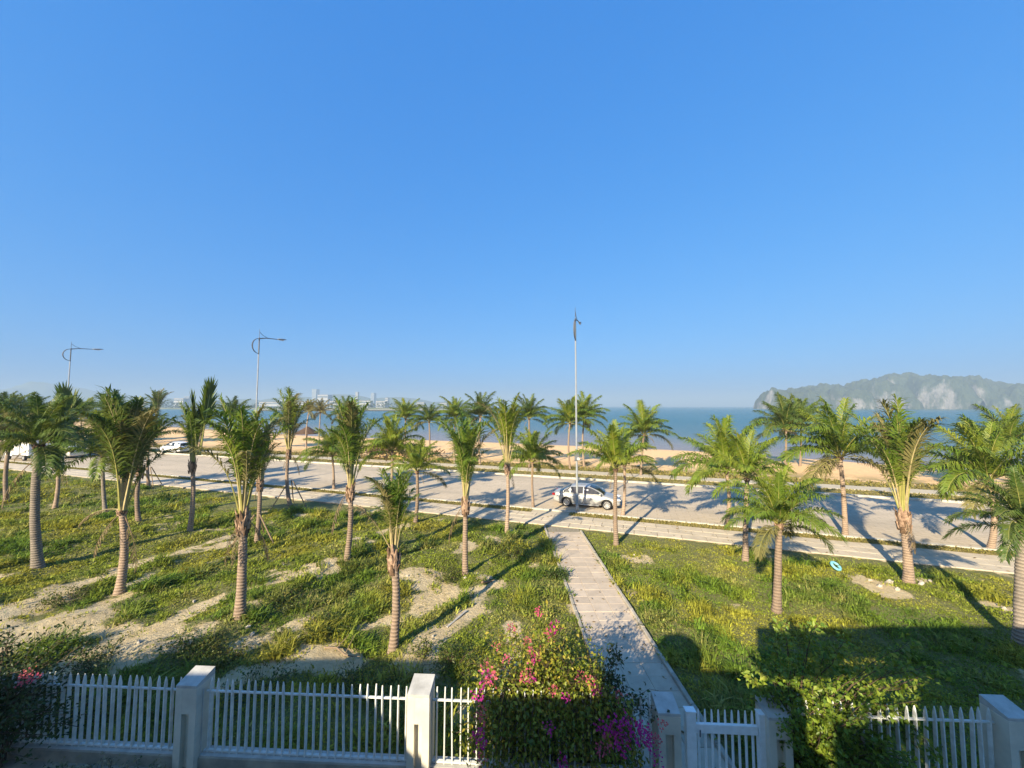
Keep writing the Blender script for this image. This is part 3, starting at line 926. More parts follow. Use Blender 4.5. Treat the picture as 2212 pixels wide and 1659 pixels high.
def palm(base, hu, hv, topv, width, style, leaf, label, r0=0.17, grey=False, dry=0, bu=None):
    """base: place on the ground; hu, hv: where the crown's heart is seen; topv, width: extent of the crown as seen"""
    y = base.y
    heart = at_depth(hu, hv, y)
    top = at_depth(hu, topv, y)
    ph = heart - base
    root = thing('palm_tree', label, 'palm tree', base, 0, 'coconut palms of the seaside lawns and road')
    r0 *= 0.76
    r1 = r0 * (0.80 if style in ('tied', 'spear') else 0.72)
    link('trunk', trunk_mesh(Vector(), ph, r0, r1, grey), root)
    dz = max(0.8, top.z - heart.z)
    reach = width / 2 / F * y
    kind = 'long' if style in ('tied', 'ragged', 'spear') else 'short'
    bs = r1 * (1.42 if kind == 'long' else 1.12)
    b = link('leaf_base', BOOT[(kind, random.randrange(3))], root, ph - Vector((0, 0, 0.05 if kind == 'long' else 0)), (0, 0, random.uniform(0, 6)), (bs, bs, bs * (3.6 if kind == 'long' else 2.0)))
    if kind == 'short':
        b.material_slots[0].link = 'OBJECT'; b.material_slots[0].material = MT['boot' if random.random() < .5 else 'boot_dark']
    rach = {'frond': 'rachis', 'frond_lime': 'rachis', 'frond_dark': 'rachis', 'frond_straw': 'rachis_pale'}[leaf]
    hp = ph + Vector((0, 0, 0.08))
    a0 = random.uniform(0, 6.28)
    if style in ('lush', 'wide', 'small', 'high'):
        sc = max(0.45, 0.45 * dz / 2.95 + 0.55 * reach / 2.65)
        els = {'high': [86, 86, 86, 74, 74, 74, 74, 60, 60, 60, 60, 60, 44, 44, 44, 44],
               'lush': [86, 86, 86, 74, 74, 74, 74, 74, 60, 60, 60, 60, 60, 60, 44, 44, 44, 44, 44, 44, 26, 26, 26, 26, 26, 4, 4, 4],
               'wide': [86, 86, 86, 74, 74, 74, 74, 60, 60, 60, 60, 60, 60, 44, 44, 44, 44, 44, 44, 26, 26, 26, 26, 26, 4, 4, 4],
               'small': [86, 86, 74, 74, 74, 74, 60, 60, 60, 60, 44, 44, 44, 44, 26, 26, 26, 4, 4]}[style]
        for k, e in enumerate(els):
            lf = leaf
            if e <= 4 and random.random() < 0.3: lf = 'frond_straw'
            if e >= 74 and leaf == 'frond' and random.random() < 0.5: lf = 'frond_lime'
            az = a0 + k * 2.39996 + random.uniform(-.25, .25)
            if e <= 26 and math.sin(az) < -0.75: az += 0.9 if math.cos(az) > 0 else -0.9       # the few that hung in front of the trunk were cut
            add_frond(root, random.choice(FR[('lush', e)]), hp + Vector((0, 0, 0.25 * (k < 5) - 0.1 * (e < 10))), az, sc * random.uniform(0.85, 1.1) * (0.9 if e > 80 else 1), lf, rach)
    else:
        sc = dz / 3.05
        els = {'spear': [88] * 13 + [83] * 3, 'tied': [88] * 9 + [83] * 8 + [76] * 2, 'ragged': [88] * 8 + [83] * 9 + [76] * 4, 'brush': [88] * 17 + [83] * 8 + [76] * 1}[style]
        for k, e in enumerate(els):
            fam = 'stiff' if (style == 'brush' or k % 3) else 'stalk'
            if style == 'ragged' and k % 2: fam = 'stalk'
            lf = leaf
            r_ = random.random()
            if leaf == 'frond_straw' and r_ > 0.45: lf = 'frond'
            if r_ < 0.15: lf = 'frond_straw'
            elif r_ < 0.25: lf = 'frond_dark'
            add_frond(root, random.choice(FR[(fam, e)]), hp - Vector((0, 0, random.uniform(0, .2))), a0 + k * 2.39996 + random.uniform(-.3, .3), sc * (random.uniform(0.75, 1.06) if e > 80 else random.uniform(0.55, 0.85)), lf, random.choice(['rachis', 'rachis_pale', 'rachis_pale']))
    for k in range(dry):
        add_frond(root, FR['dry'][2 + k % 2 if style in ('tied', 'ragged', 'brush', 'spear') else k % 4], hp - Vector((0, 0, 0.15)), a0 + k * 2.1 + 0.7, sc * random.uniform(0.3, 0.5), 'frond_dry', 'rachis_dry', label='dry brown hanging frond')
    return root, hp, sc

FARP = 40.9
PALMS = [
 # (base view or None, far-row p or None), heart, crown top, crown width, style, leaf, label, radius, grey, dry
 ((83, 1225), None, (84, 965), 832, 170, 'lush', 'frond_dark', 'thick grey trunked palm with a dark crown at the left edge of the lawn', .22, True, 3),
 ((15, 1085), None, (22, 955), 870, 110, 'lush', 'frond_straw', 'palm cut by the left edge of the picture, with rusty low fronds', .17, False, 3),
 ((118, 1098), None, (124, 1000), 880, 95, 'ragged', 'frond_dark', 'ragged palm with a chopped dark spear frond, below the leftmost street lamp', .16, False, 3),
 ((228, 1108), None, (222, 985), 850, 120, 'lush', 'frond', 'palm with a slim grey trunk just left of the bushy dark brush palm', .15, True, 2),
 ((257, 1282), None, (264, 1105), 850, 150, 'brush', 'frond_dark', 'bushy palm with a big dark brush of upright fronds on the left sandy bank', .185, False, 3),
 ((300, 1126), None, (303, 1015), 880, 80, 'spear', 'frond_dark', 'dark palm right behind the bushy brush palm', .15, False, 2),
 ((321, 1052), None, (322, 955), 855, 70, 'high', 'frond_dark', 'palm by the pavement left of the white parked car', .15, False, 2),
 ((410, 1147), None, (416, 1000), 865, 105, 'spear', 'frond', 'palm with a chopped fan-shaped spear frond standing right of the white parked car', .155, False, 0),
 ((518, 1332), None, (526, 1115), 850, 130, 'ragged', 'frond_straw', 'tall ragged palm of bare dry stalks at the front of the left lawn', .19, False, 3),
 ((554, 1174), None, (562, 1040), 925, 90, 'tied', 'frond_straw', 'slim palm just right of the tall ragged palm of dry stalks', .145, False, 1),
 ((627, 1092), None, (624, 975), 843, 95, 'ragged', 'frond_straw', 'propped palm with dead stalks and three wooden stakes at its foot', .165, False, 4),
 ((721, 1056), None, (718, 985), 900, 95, 'lush', 'frond', 'short green palm on the verge left of the palm with a split upright crown', .135, False, 0),
 ((748, 1213), None, (757, 1055), 862, 80, 'tied', 'frond', 'palm with a narrow split upright crown left of the smallest front palm', .16, False, 1),
 ((848, 1405), None, (851, 1195), 1005, 100, 'tied', 'frond', 'small front palm nearest the fence with yellow stalks and one broken dry frond', .155, False, 0),
 (None, 24.2, (847, 975), 872, 105, 'lush', 'frond_lime', 'bright lime palm above and behind the small front palm', .15, False, 1),
 ((897, 1128), None, (901, 1020), 940, 105, 'small', 'frond_lime', 'short yellow green palm right of the small front palm', .15, False, 2),
 ((1005, 1240), None, (1006, 1085), 880, 105, 'tied', 'frond', 'palm with thin upright stalks standing by a bare sand patch', .15, False, 1),
 ((1094, 1152), None, (1096, 1005), 855, 95, 'tied', 'frond_lime', 'palm with an upright yellow stalked crown beside the top of the walkway', .14, False, 1),
 ((1152, 1095), None, (1150, 1000), 912, 105, 'lush', 'frond', 'short palm with a brown skirt on the verge left of the silver car', .12, False, 4),
 ((1331, 1177), None, (1330, 1015), 892, 140, 'high', 'frond_lime', 'wide crowned palm in front of the silver car, right of the walkway', .15, False, 2),
 ((1345, 1112), None, (1349, 1005), 905, 90, 'small', 'frond', 'palm on the verge right behind the wide crowned palm by the silver car', .14, False, 2),
 ((1569, 1135), None, (1569, 1020), 880, 155, 'wide', 'frond', 'full crowned palm on the verge, left one of the pair right of the silver car', .15, False, 1),
 ((1610, 1211), None, (1614, 1035), 915, 130, 'small', 'frond_lime', 'palm on the lawn, right one of the pair right of the silver car', .155, False, 0),
 ((1677, 1322), None, (1683, 1135), 1005, 190, 'wide', 'frond', 'nearest palm of the right lawn, low and wide with yellowing drooping fronds', .165, False, 0),
 ((1826, 1158), None, (1815, 990), 868, 225, 'wide', 'frond', 'big spreading palm on the verge in the middle of the right side', .165, False, 2),
 ((1963, 1257), None, (1951, 1110), 865, 115, 'tied', 'frond_straw', 'thick palm with bare yellow upright stalks on a stony patch of the right lawn', .20, False, 2),
 ((2138, 1188), None, (2135, 1040), 880, 215, 'wide', 'frond', 'spreading palm on the verge near the right edge', .165, False, 2),
 ((2206, 1400), None, (2212, 1140), 990, 150, 'lush', 'frond_dark', 'grey trunk of the palm cut by the right edge of the picture', .20, True, 2),
 # the row beyond the road
 (None, 44.6, (667, 890), 862, 46, 'small', 'frond_straw', 'small yellowish palm on the beach next to the thatched parasol', .13, False, 2),
 (None, 44.0, (692, 892), 857, 48, 'small', 'frond_straw', 'second small yellowish palm on the beach, right of the thatched parasol', .13, False, 2),
 (None, FARP, (747, 900), 848, 55, 'lush', 'frond_dark', 'dark palm across the road peeping out above the split upright crown', .15, False, 1),
 (None, FARP, (876, 905), 852, 72, 'lush', 'frond', 'palm across the road above the bright lime palm', .15, False, 1),
 (None, FARP, (927, 912), 866, 70, 'lush', 'frond_dark', 'lower dark palm across the road between the lime palm and the thin stalked palm', .15, False, 1),
 (None, FARP, (984, 905), 845, 75, 'lush', 'frond', 'left one of two tall dark palms across the road behind the thin stalked palm', .16, False, 1),
 (None, FARP, (1038, 900), 833, 75, 'lush', 'frond_dark', 'tallest dark palm across the road, right behind the thin stalked palm', .17, False, 2),
 (None, FARP, (1143, 905), 848, 85, 'lush', 'frond_dark', 'windblown dark palm across the road above the short palm with a brown skirt', .16, False, 2),
 ((1232, 1014), None, (1231, 915), 850, 90, 'lush', 'frond', 'palm across the road just left of the tall grey mast', .15, False, 2),
 ((1262, 1007), None, (1262, 905), 846, 95, 'lush', 'frond', 'palm across the road just right of the tall grey mast', .15, False, 1),
 ((1384, 1028), None, (1391, 940), 860, 110, 'lush', 'frond', 'palm across the road right of the wide crowned palm by the silver car', .15, False, 3),
 ((1696, 1016), None, (1698, 930), 838, 120, 'lush', 'frond_dark', 'left one of two tall palms across the road in front of the island', .16, False, 1),
 ((1728, 1006), None, (1730, 915), 840, 90, 'lush', 'frond', 'right one of two tall palms across the road in front of the island', .16, False, 1),
 ((2073, 1046), None, (2070, 1012), 972, 95, 'small', 'frond_lime', 'very short palm at the edge of the sand near the right', .14, False, 0),
 (None, FARP, (2180, 960), 868, 150, 'lush', 'frond', 'palm across the road in the upper right, behind the spreading verge palm', .16, False, 1),
 (None, FARP, (175, 905), 845, 80, 'lush', 'frond', 'palm across the road below the leftmost street lamp arm', .16, False, 2),
 (None, FARP, (250, 905), 828, 75, 'lush', 'frond_dark', 'tall dark palm across the road above the bushy brush palm', .17, False, 1),
 (None, FARP, (338, 900), 838, 70, 'ragged', 'frond_dark', 'dark wind-torn palm across the road left of the white parked car', .17, False, 2),
 (None, FARP, (60, 900), 842, 80, 'lush', 'frond_dark', 'palm across the road behind the white truck', .17, False, 1),
 (None, 24.2, (12, 905), 826, 100, 'lush', 'frond_dark', 'palm on the verge at the upper left edge of the picture', .16, False, 1),
 (None, FARP, (502, 905), 850, 70, 'lush', 'frond_dark', 'palm across the road behind the tall ragged palm of dry stalks', .16, False, 1),
]
PH = {}
for bv, p, (hu, hv), tv, wd, st, lf, lab, r0, gr, dr in PALMS:
    b = at(*bv) if bv else at_row(hu, p)
    if not bv: b.z = float(beach_z(b.x, b.y)) if p > P_SAND else 0.03
    b.z -= 0.02
    random.seed(int(hu * 31 + hv))
    root, hp, sc = palm(b, hu, hv, tv, wd, st, lf, lab, r0, gr, dr)
    PH[(hu, hv)] = (root, hp, sc)
# chopped spear fronds on two palms
for key, off, sc, tilt in (((124, 1000), Vector((0.25, 0, 0.4)), 2.35, 0.06), ((416, 1000), Vector((0.3, 0, 0.35)), 2.0, -0.05)):
    root, hp, _ = PH[key]
    for k in range(3):
        add_frond(root, FR['cut'][k % 2], hp + off, k * 1.9, sc * (1 - .08 * k), 'frond_dark', 'rachis', tilt, label='dark upright frond chopped off flat')
# broken fronds that stick out sideways
root, hp, sc = PH[(851, 1195)]
add_frond(root, FR[('stalk', 60)][0], hp, R(200), 0.62, 'frond_dry', 'rachis_pale', R(5), label='broken dry frond leaning out to the left')
root, hp, sc = PH[(264, 1105)]
add_frond(root, FR['dry'][0], hp, R(190), 0.5, 'frond_dry', 'rachis_pale', R(15), label='broken dry frond leaning out to the left')
root, hp, sc = PH[(84, 965)]
add_frond(root, FR['dry'][2], hp - Vector((0, 0, .6)), R(200), 0.75, 'frond_dry', 'rachis_dry', 0, label='dead brown frond hanging against the trunk')

# wooden stakes that prop some palms
def props(key, lab, n=3, h=1.7):
    root, hp, sc = PH[key]
    b = root.location
    t = thing('palm_props', lab, 'wooden props', b, random.uniform(0, 2), 'wooden tripods propping palms')
    for k in range(n):
        a = k * 2 * math.pi / n
        MB().tube([(1.25 * math.cos(a), 1.25 * math.sin(a), -0.1), (0.14 * math.cos(a), 0.14 * math.sin(a), h)], 0.035, 6).build('stake', MT['wood'], t)
props((624, 975), 'leaning wooden stakes round the propped palm with dead stalks')
props((322, 955), 'wooden stakes round the palm by the pavement left of the white car')
props((562, 1040), 'wooden stakes round the slim palm behind the tall ragged palm', 3, 1.5)

# ------------------------------------------------------------------ street lamps
def lamp(base, top_z, label, box=False):
    root = thing('street_lamp', label, 'street lamp', base, math.atan2(RN[1], RN[0]), 'tall street lamps along the near verge')
    h = top_z - base.z
    MB().tube([(0, 0, 0), (0, 0, 0.4), (0, 0, 0.42), (0, 0, h - 1.3)], [0.12, 0.12, 0.075, 0.045], 10).build('pole', MT['pole'], root, smooth=True)
    MB().box((0, 0, 0.03), (0.42, 0.42, 0.06), bev=0.01).build('base_plate', MT['pole'], root)
    MB().tube([(0, 0, h - 2.3), (0, 0, h - 0.75)], 0.05, 8).build('sleeve', MT['pole_dark'], root)
    MB().tube([(0, 0, h - 0.7), (0, 0, h)], [0.022, 0.012], 6).build('spike', MT['pole_dark'], root)
    arc = [(-0.62 * math.sin(t) + 0.0, 0, h - 1.55 + 0.68 * math.cos(t)) for t in np.linspace(0.0, math.pi, 13)]
    MB().tube(arc, [0.02 + 0.035 * math.sin(i / 12 * math.pi) for i in range(13)], 6).build('curved_bracket', MT['pole_dark'], root)
    MB().tube([(0, 0, h - 0.87), (0.6, 0, h - 0.72), (1.3, 0, h - 0.66), (1.9, 0, h - 0.63)], [0.05, 0.045, 0.035, 0.03], 6).build('arm', MT['pole_dark'], root)
    MB().tube([(0, 0, h - 0.25), (0.35, 0, h - 0.52), (0.8, 0, h - 0.68)], [0.02, 0.02, 0.02], 5).build('stay', MT['pole_dark'], root)
    lm = MB().tube([(1.75, 0, h - 0.62), (1.95, 0, h - 0.60), (2.4, 0, h - 0.55), (2.75, 0, h - 0.50)], [0.03, 0.08, 0.085, 0.02], 8).build('luminaire', MT['pole'], root, smooth=True)
    MB().box((2.2, 0, h - 0.665), (0.45, 0.10, 0.02)).build('lens', MT['lamp_clear'], lm)
    if box:
        MB().box((-0.02, -0.02, 3.62), (0.2, 0.3, 0.55), bev=0.02).build('control_box', MT['pole_dark'], root)
        MB().tube([(-0.16, -0.12, 3.55), (-0.34, -0.16, 3.5)], [0.05, 0.10], 10).build('loudspeaker', MT['white_paint'], root)
    return root
b = at(1247, 1106, 0.05)
lamp(b, at_depth(1248, 664, b.y).z, 'tall grey lamp mast with its arm end-on, beside the silver car', True)
b = at_row(556, 24.3, 0.05); lamp(b, at_depth(567, 711, b.y).z, 'street lamp with a curved bracket between the ragged palms left of centre')
b = at_row(148, 24.3, 0.05); lamp(b, at_depth(158, 738, b.y).z, 'leftmost street lamp with a curved bracket')

# ------------------------------------------------------------------ vehicles
def loft(stations):
    """closed body from half cross-sections [(x, [(y, z), ...from bottom centre to top centre])]"""
    V, Fc = [], []
    n = len(stations[0][1])
    m = 2 * n - 2
    for x, half in stations:
        ring = [(x, y, z) for y, z in half] + [(x, -y, z) for y, z in reversed(half[1:-1])]
        V += ring
    for i in range(len(stations) - 1):
        for k in range(m):
            k2 = (k + 1) % m
            Fc.append((i * m + k, i * m + k2, (i + 1) * m + k2, (i + 1) * m + k))
    Fc.append(tuple(reversed(range(m))))
    Fc.append(tuple((len(stations) - 1) * m + k for k in range(m)))
    return V, Fc

def smooth_cut(name, V, Fc, mat, cutters, levels=2):
    me = mesh(name, V, Fc, [mat], True)
    bm = bmesh.new(); bm.from_mesh(me); bmesh.ops.recalc_face_normals(bm, faces=bm.faces); bm.to_mesh(me); bm.free()
    o = bpy.data.objects.new(name, me); col.objects.link(o)
    sm = o.modifiers.new('s', 'SUBSURF'); sm.levels = levels; sm.render_levels = levels
    tmp = []
    for cme in cutters:
        c = bpy.data.objects.new('cutter', cme); col.objects.link(c); tmp.append(c)
        b = o.modifiers.new('b', 'BOOLEAN'); b.operation = 'DIFFERENCE'; b.object = c; b.solver = 'EXACT'
    dg = bpy.context.evaluated_depsgraph_get()
    dg.update()
    out = bpy.data.meshes.new_from_object(o.evaluated_get(dg))
    out.name = name
    bpy.data.objects.remove(o)
    for c in tmp: bpy.data.objects.remove(c)
    out.polygons.foreach_set('use_smooth', [True] * len(out.polygons))
    return out

def vehicle(label, loc, rz, paint, L=4.5, W=1.76, Hh=1.47, wb=2.66, kind='sedan', group=None):
    root = thing('parked_car', label, 'car', loc, rz, group)
    hw = W / 2
    xf, xr = L / 2, -L / 2
    wr = 0.325 if kind == 'sedan' else 0.36
    ax_f, ax_r = wb / 2 + 0.06, -wb / 2 + 0.06
    zb = 0.20 if kind == 'sedan' else 0.27
    belt = 0.64 * Hh
    def sec(x, w, zt, zbot, crown=0.03, sh=0.86):
        return (x, [(0, zbot), (w * 0.82, zbot), (w * 0.97, zbot + 0.10), (w, (zbot + zt) * 0.5), (w * 0.965, zt - 0.10), (w * sh, zt - 0.005), (0, zt + crown)])
    hood = belt - 0.02
    if kind == 'sedan':
        st = [sec(xr, hw * 0.74, 0.80, 0.36), sec(xr + 0.06, hw * 0.86, 0.90, 0.30), sec(xr + 0.35, hw * 0.96, belt + 0.04, zb + 0.02), sec(xr + 0.9, hw, belt + 0.03, zb), sec(-0.4, hw, belt + 0.0, zb),
              sec(0.5, hw, belt - 0.01, zb), sec(1.1, hw, belt - 0.01, zb), sec(1.6, hw * 0.985, hood - 0.08, zb), sec(xf - 0.28, hw * 0.93, hood - 0.20, zb + 0.02), sec(xf - 0.05, hw * 0.82, 0.60, zb + 0.06), sec(xf, hw * 0.70, 0.54, 0.30)]
        roof = [(xr + 0.42, belt + 0.03), (xr + 0.75, belt + 0.19), (xr + 1.25, Hh - 0.075), (-0.35, Hh), (0.25, Hh - 0.03), (0.75, Hh - 0.20), (1.32, belt + 0.0)]
    else:
        st = [sec(xr, hw * 0.86, 1.00, 0.40), sec(xr + 0.08, hw * 0.93, belt, 0.34), sec(xr + 0.5, hw, belt + 0.03, zb), sec(-0.4, hw, belt + 0.02, zb),
              sec(0.6, hw, belt, zb), sec(1.2, hw, belt - 0.02, zb), sec(1.7, hw * 0.97, hood - 0.06, zb), sec(xf - 0.2, hw * 0.92, hood - 0.16, zb + 0.02), sec(xf - 0.03, hw * 0.82, 0.75, zb + 0.06), sec(xf, hw * 0.72, 0.66, 0.36)]
        roof = [(xr + 0.10, belt + 0.02), (xr + 0.22, belt + 0.25), (xr + 0.45, Hh - 0.08), (-0.6, Hh), (0.1, Hh - 0.02), (0.6, Hh - 0.17), (1.25, belt)]
    V, Fc = loft(st)
    cut = []
    for ax in (ax_f, ax_r):
        cme = MB().tube([(ax, -hw - 0.3, wr), (ax, hw + 0.3, wr)], wr + 0.055, 24).mesh('cutter', [MT['black']])
        cut.append(cme)
    body = smooth_cut('body', V, Fc, paint, cut)
    link('body', body, root)
    # dark wheel wells and floor inside the cut arches
    MB().box((0, 0, 0.42), (L * 0.86, W * 0.70, 0.36)).build('underbody', MT['black'], root)
    # cabin
    def cab(x, z):                                          # half width of the cabin side at height z
        t = (z - belt) / (Hh - belt)
        return hw * (0.93 - 0.235 * max(0, t) ** 1.15) - 0.02 * (abs(x) > 1.0)
    stations = []
    for x, z in roof:
        zt = max(z, belt + 0.02)
        w1 = cab(x, belt); wm = cab(x, belt + (zt - belt) * 0.8); w2 = cab(x, zt) * 0.93
        stations.append((x, [(0, belt - 0.12), (w1, belt - 0.12), (w1, belt), (cab(x, (belt + zt) / 2), (belt + zt) / 2), (wm, belt + (zt - belt) * 0.82), (w2 * 0.86, zt - 0.01), (0, zt + 0.01)]))
    V, Fc = loft(stations)
    link('roof', smooth_cut('roof', V, Fc, paint, [], 2), root)
    xs_r, zs_r = [a for a, b in roof], [b for a, b in roof]
    def zroof(x): return float(np.interp(x, xs_r, zs_r))
    # side windows, each a slab proud of the cabin side
    x0, x1 = (xr + 0.78, 1.10) if kind == 'sedan' else (xr + 0.32, 1.02)
    splits = [x0, x0 + (x1 - x0) * 0.18, x0 + (x1 - x0) * 0.53, x1] if kind == 'sedan' else [x0, x0 + (x1 - x0) * 0.22, x0 + (x1 - x0) * 0.58, x1]
    for side in (-1, 1):
        for i in range(3):
            a, b = splits[i] + 0.03, splits[i + 1] - 0.03
            V = []
            nn = 5
            for k in range(nn + 1):
                x = a + (b - a) * k / nn
                zt = max(belt + 0.03, min(zroof(x) - 0.085, Hh - 0.10))
                for z in (belt + 0.02, zt):
                    V.append((x, side * (cab(x, z) + 0.004), z))
            m = len(V)
            V += [(x, y - side * 0.03, z) for x, y, z in V[:m]]
            Fc = []
            for k in range(nn):
                q = 2 * k
                Fc += [(q, q + 2, q + 3, q + 1), (m + q, m + q + 1, m + q + 3, m + q + 2), (q, m + q, m + q + 2, q + 2), (q + 1, q + 3, m + q + 3, m + q + 1)]
            MB().add(V, Fc).build('side_window', MT['glass'], root)
    def screen(name, xa, za, xb, zb_, wa, wb_):
        # slightly bowed pane between lower edge (xa, za) and upper edge (xb, zb_)
        V, Fc = [], []
        nx_, nz_ = 6, 6
        sgn = 1 if xa > xb else -1
        for j in range(nz_ + 1):
            t = j / nz_
            for i in range(nx_ + 1):
                s = i / nx_ * 2 - 1
                w = wa + (wb_ - wa) * t
                xx = xa + (xb - xa) * t
                V.append((xx - sgn * 0.03 * s * s + sgn * 0.012, s * w, max(za, zroof(xx)) + 0.022 - 0.025 * s * s))
        for j in range(nz_):
            for i in range(nx_):
                q = j * (nx_ + 1) + i
                Fc.append((q, q + 1, q + nx_ + 2, q + nx_ + 1))
        k = len(V)
        V += [(x - sgn * 0.02, y, z - 0.02) for x, y, z in V[:k]]
        Fc += [tuple(k + i for i in reversed(f)) for f in Fc]
        MB().add(V, Fc).build(name, MT['glass'], root, smooth=True)
    xw0, xw1 = roof[-1][0] - 0.06, roof[-3][0] + 0.06
    screen('windscreen', xw0, belt + 0.03, xw1, zroof(xw1) - 0.015, hw * 0.80, hw * 0.62)
    xa, xb = (roof[0][0] + 0.06, roof[2][0] - 0.05) if kind == 'sedan' else (roof[0][0] + 0.02, roof[2][0] - 0.08)
    screen('rear_window', xa, belt + 0.06, xb, zroof(xb) - 0.02, hw * 0.78, hw * 0.62)
    # door seams and handles
    for side in (-1, 1):
        for x in (splits[1] + 0.02, splits[2], 1.06):
            MB().box((x, side * (hw * 0.985), (zb + belt) / 2 + 0.05), (0.012, 0.03, belt - zb - 0.22)).build('door_seam', MT['black'], root)
        for x in (splits[1] + 0.2, splits[2] + 0.18):
            MB().box((x + 0.1, side * (hw * 0.99), belt - 0.13), (0.19, 0.035, 0.03), bev=0.01).build('door_handle', MT['alloy'], root)
        mi = MB().box((1.0, side * (hw + 0.10), belt + 0.07), (0.12, 0.2, 0.13), bev=0.04).build('mirror', paint, root)
        MB().box((0.938, side * (hw + 0.10), belt + 0.07), (0.006, 0.16, 0.09)).build('mirror_glass', MT['glass'], mi)
        MB().box((xf - 0.20, side * hw * 0.72, 0.66 if kind == 'sedan' else 0.83), (0.36, 0.34, 0.14), rz=-side * 0.45, bev=0.05).build('headlight', MT['lamp_clear'], root)
        MB().box((xr + 0.12, side * hw * 0.76, 0.80 if kind == 'sedan' else 0.98), (0.2, 0.34, 0.15), rz=side * 0.35, bev=0.04).build('tail_light', MT['lamp_red'], root)
        MB().box((0.0, side * hw * 0.955, zb + 0.045), (wb - 0.95, 0.05, 0.07), bev=0.015).build('sill', MT['black'] if kind != 'sedan' else paint, root)
    MB().box((xf - 0.03, 0, 0.50 if kind == 'sedan' else 0.64), (0.07, hw * 0.95, 0.12), bev=0.02).build('grille', MT['amber'], root)
    MB().box((xf - 0.03, 0, 0.31), (0.08, hw * 1.25, 0.10), bev=0.02).build('front_bumper_intake', MT['black'], root)
    # wheels
    wm = MB()
    prof = [(0.095, 0.60), (0.105, 0.80), (0.09, 0.96), (0.05, 1.0), (-0.05, 1.0), (-0.09, 0.96), (-0.105, 0.80), (-0.095, 0.60)]
    V, Fc = [], []
    sg = 28
    for k in range(sg):
        a = 2 * math.pi * k / sg
        for y, r in prof: V.append((math.cos(a) * r * wr, y, math.sin(a) * r * wr))
    npf = len(prof)
    for k in range(sg):
        k2 = (k + 1) % sg
        for q in range(npf - 1): Fc.append((k * npf + q, k * npf + q + 1, k2 * npf + q + 1, k2 * npf + q))
    tyre = mesh('tyre', V, Fc, [MT['rubber']], True)
    rim = MB()
    rim.mat(1).tube([(0, -0.05, 0), (0, 0.02, 0)], wr * 0.62, 24)
    for k in range(10):
        a = 2 * math.pi * k / 10
        c, s = math.cos(a), math.sin(a)
        rim.mat(0).tube([(c * 0.04, 0.07, s * 0.04), (c * wr * 0.64, 0.085, s * wr * 0.64)], [0.028, 0.034], 4)
    rim.tube([(0, 0.03, 0), (0, 0.09, 0)], 0.055, 12)
    ringp = [(math.cos(t) * wr * 0.64, 0.085, math.sin(t) * wr * 0.64) for t in np.linspace(0, 2 * math.pi, 25)]
    rim.tube(ringp, 0.018, 5, cap=False)
    rm = rim.mesh('rim', [MT['alloy'], MT['black']])
    for ax in (ax_f, ax_r):
        for side in (-1, 1):
            w = link('wheel', tyre, root, (ax, side * (hw - 0.125), wr), (0, 0, 0 if side > 0 else math.pi))
            link('rim', rm, w)
    return root

heading = math.atan2(-RD[1], -RD[0])
fw_, rw_ = at(1311, 1102), at(1221, 1092)
cc = (fw_ + rw_) / 2 + Vector((RN[0], RN[1], 0)) * 0.78
vehicle('silver sedan parked along the near kerb behind the tall lamp mast', (cc.x, cc.y, -0.02), heading, MT['car_silver'], 4.62, 1.76, 1.50, 2.74)
b = at(372, 979)
vehicle('white hatchback crossover parked alone far along the road on the left', (b.x, b.y + .6, -0.02), heading + math.pi, MT['car_white'], 4.6, 1.85, 1.72, 2.7, 'suv')
b = at(148, 988)
vehicle('silver grey crossover parked between the white truck and the brush palm, mostly hidden', (b.x, b.y, -0.02), heading + math.pi, MT['car_silver'], 4.6, 1.85, 1.72, 2.7, 'suv')
b = at(222, 983)
vehicle('dark car parked far left and almost hidden behind the brush palm', (b.x, b.y, -0.02), heading + math.pi, MT['car_dark'], 4.5, 1.82, 1.66, 2.7, 'suv')

def truck(loc, rz):
    root = thing('box_truck', 'small white box truck parked at the far left, half hidden by palms', 'truck', loc, rz)
    MB().box((-0.8, 0, 1.75), (4.2, 2.0, 2.1), bev=0.03).build('cargo_box', MT['car_white'], root)
    for x in (-2.2, -0.8, 0.6):
        MB().box((x, 0, 1.75), (0.06, 2.03, 2.0)).build('box_rib', MT['pole'], root)
    MB().box((-0.5, 0, 0.62), (5.4, 0.9, 0.18)).build('chassis', MT['black'], root)
    cabp = [(1.4, 0.5), (3.05, 0.5), (3.12, 1.2), (2.75, 2.1), (1.4, 2.15)]
    MB().prism(cabp, -0.9, 0.9).build('cab', MT['car_white'], root)
    MB().add([(3.12, -0.78, 1.27), (3.12, 0.78, 1.27), (2.80, 0.75, 2.02), (2.80, -0.75, 2.02), (3.08, -0.78, 1.25), (3.08, 0.78, 1.25), (2.76, 0.75, 2.0), (2.76, -0.75, 2.0)],
             [(0, 1, 2, 3), (7, 6, 5, 4), (0, 4, 5, 1), (1, 5, 6, 2), (2, 6, 7, 3), (3, 7, 4, 0)]).build('windscreen', MT['glass'], root)
    for s in (-1, 1):
        MB().box((2.2, s * 0.9, 1.65), (0.9, 0.03, 0.55)).build('side_window', MT['glass'], root)
        for x in (2.3, -1.6):
            w = MB().tube([(x, s * 0.72, 0.38), (x, s * 0.95, 0.38)], 0.38, 20).build('wheel', MT['rubber'], root)
            MB().tube([(x, s * 0.80, 0.38), (x, s * 0.965, 0.38)], 0.2, 14).build('rim', MT['alloy'], w)
    return root
b = at(60, 992)
truck((b.x, b.y, -0.02), heading + math.pi)

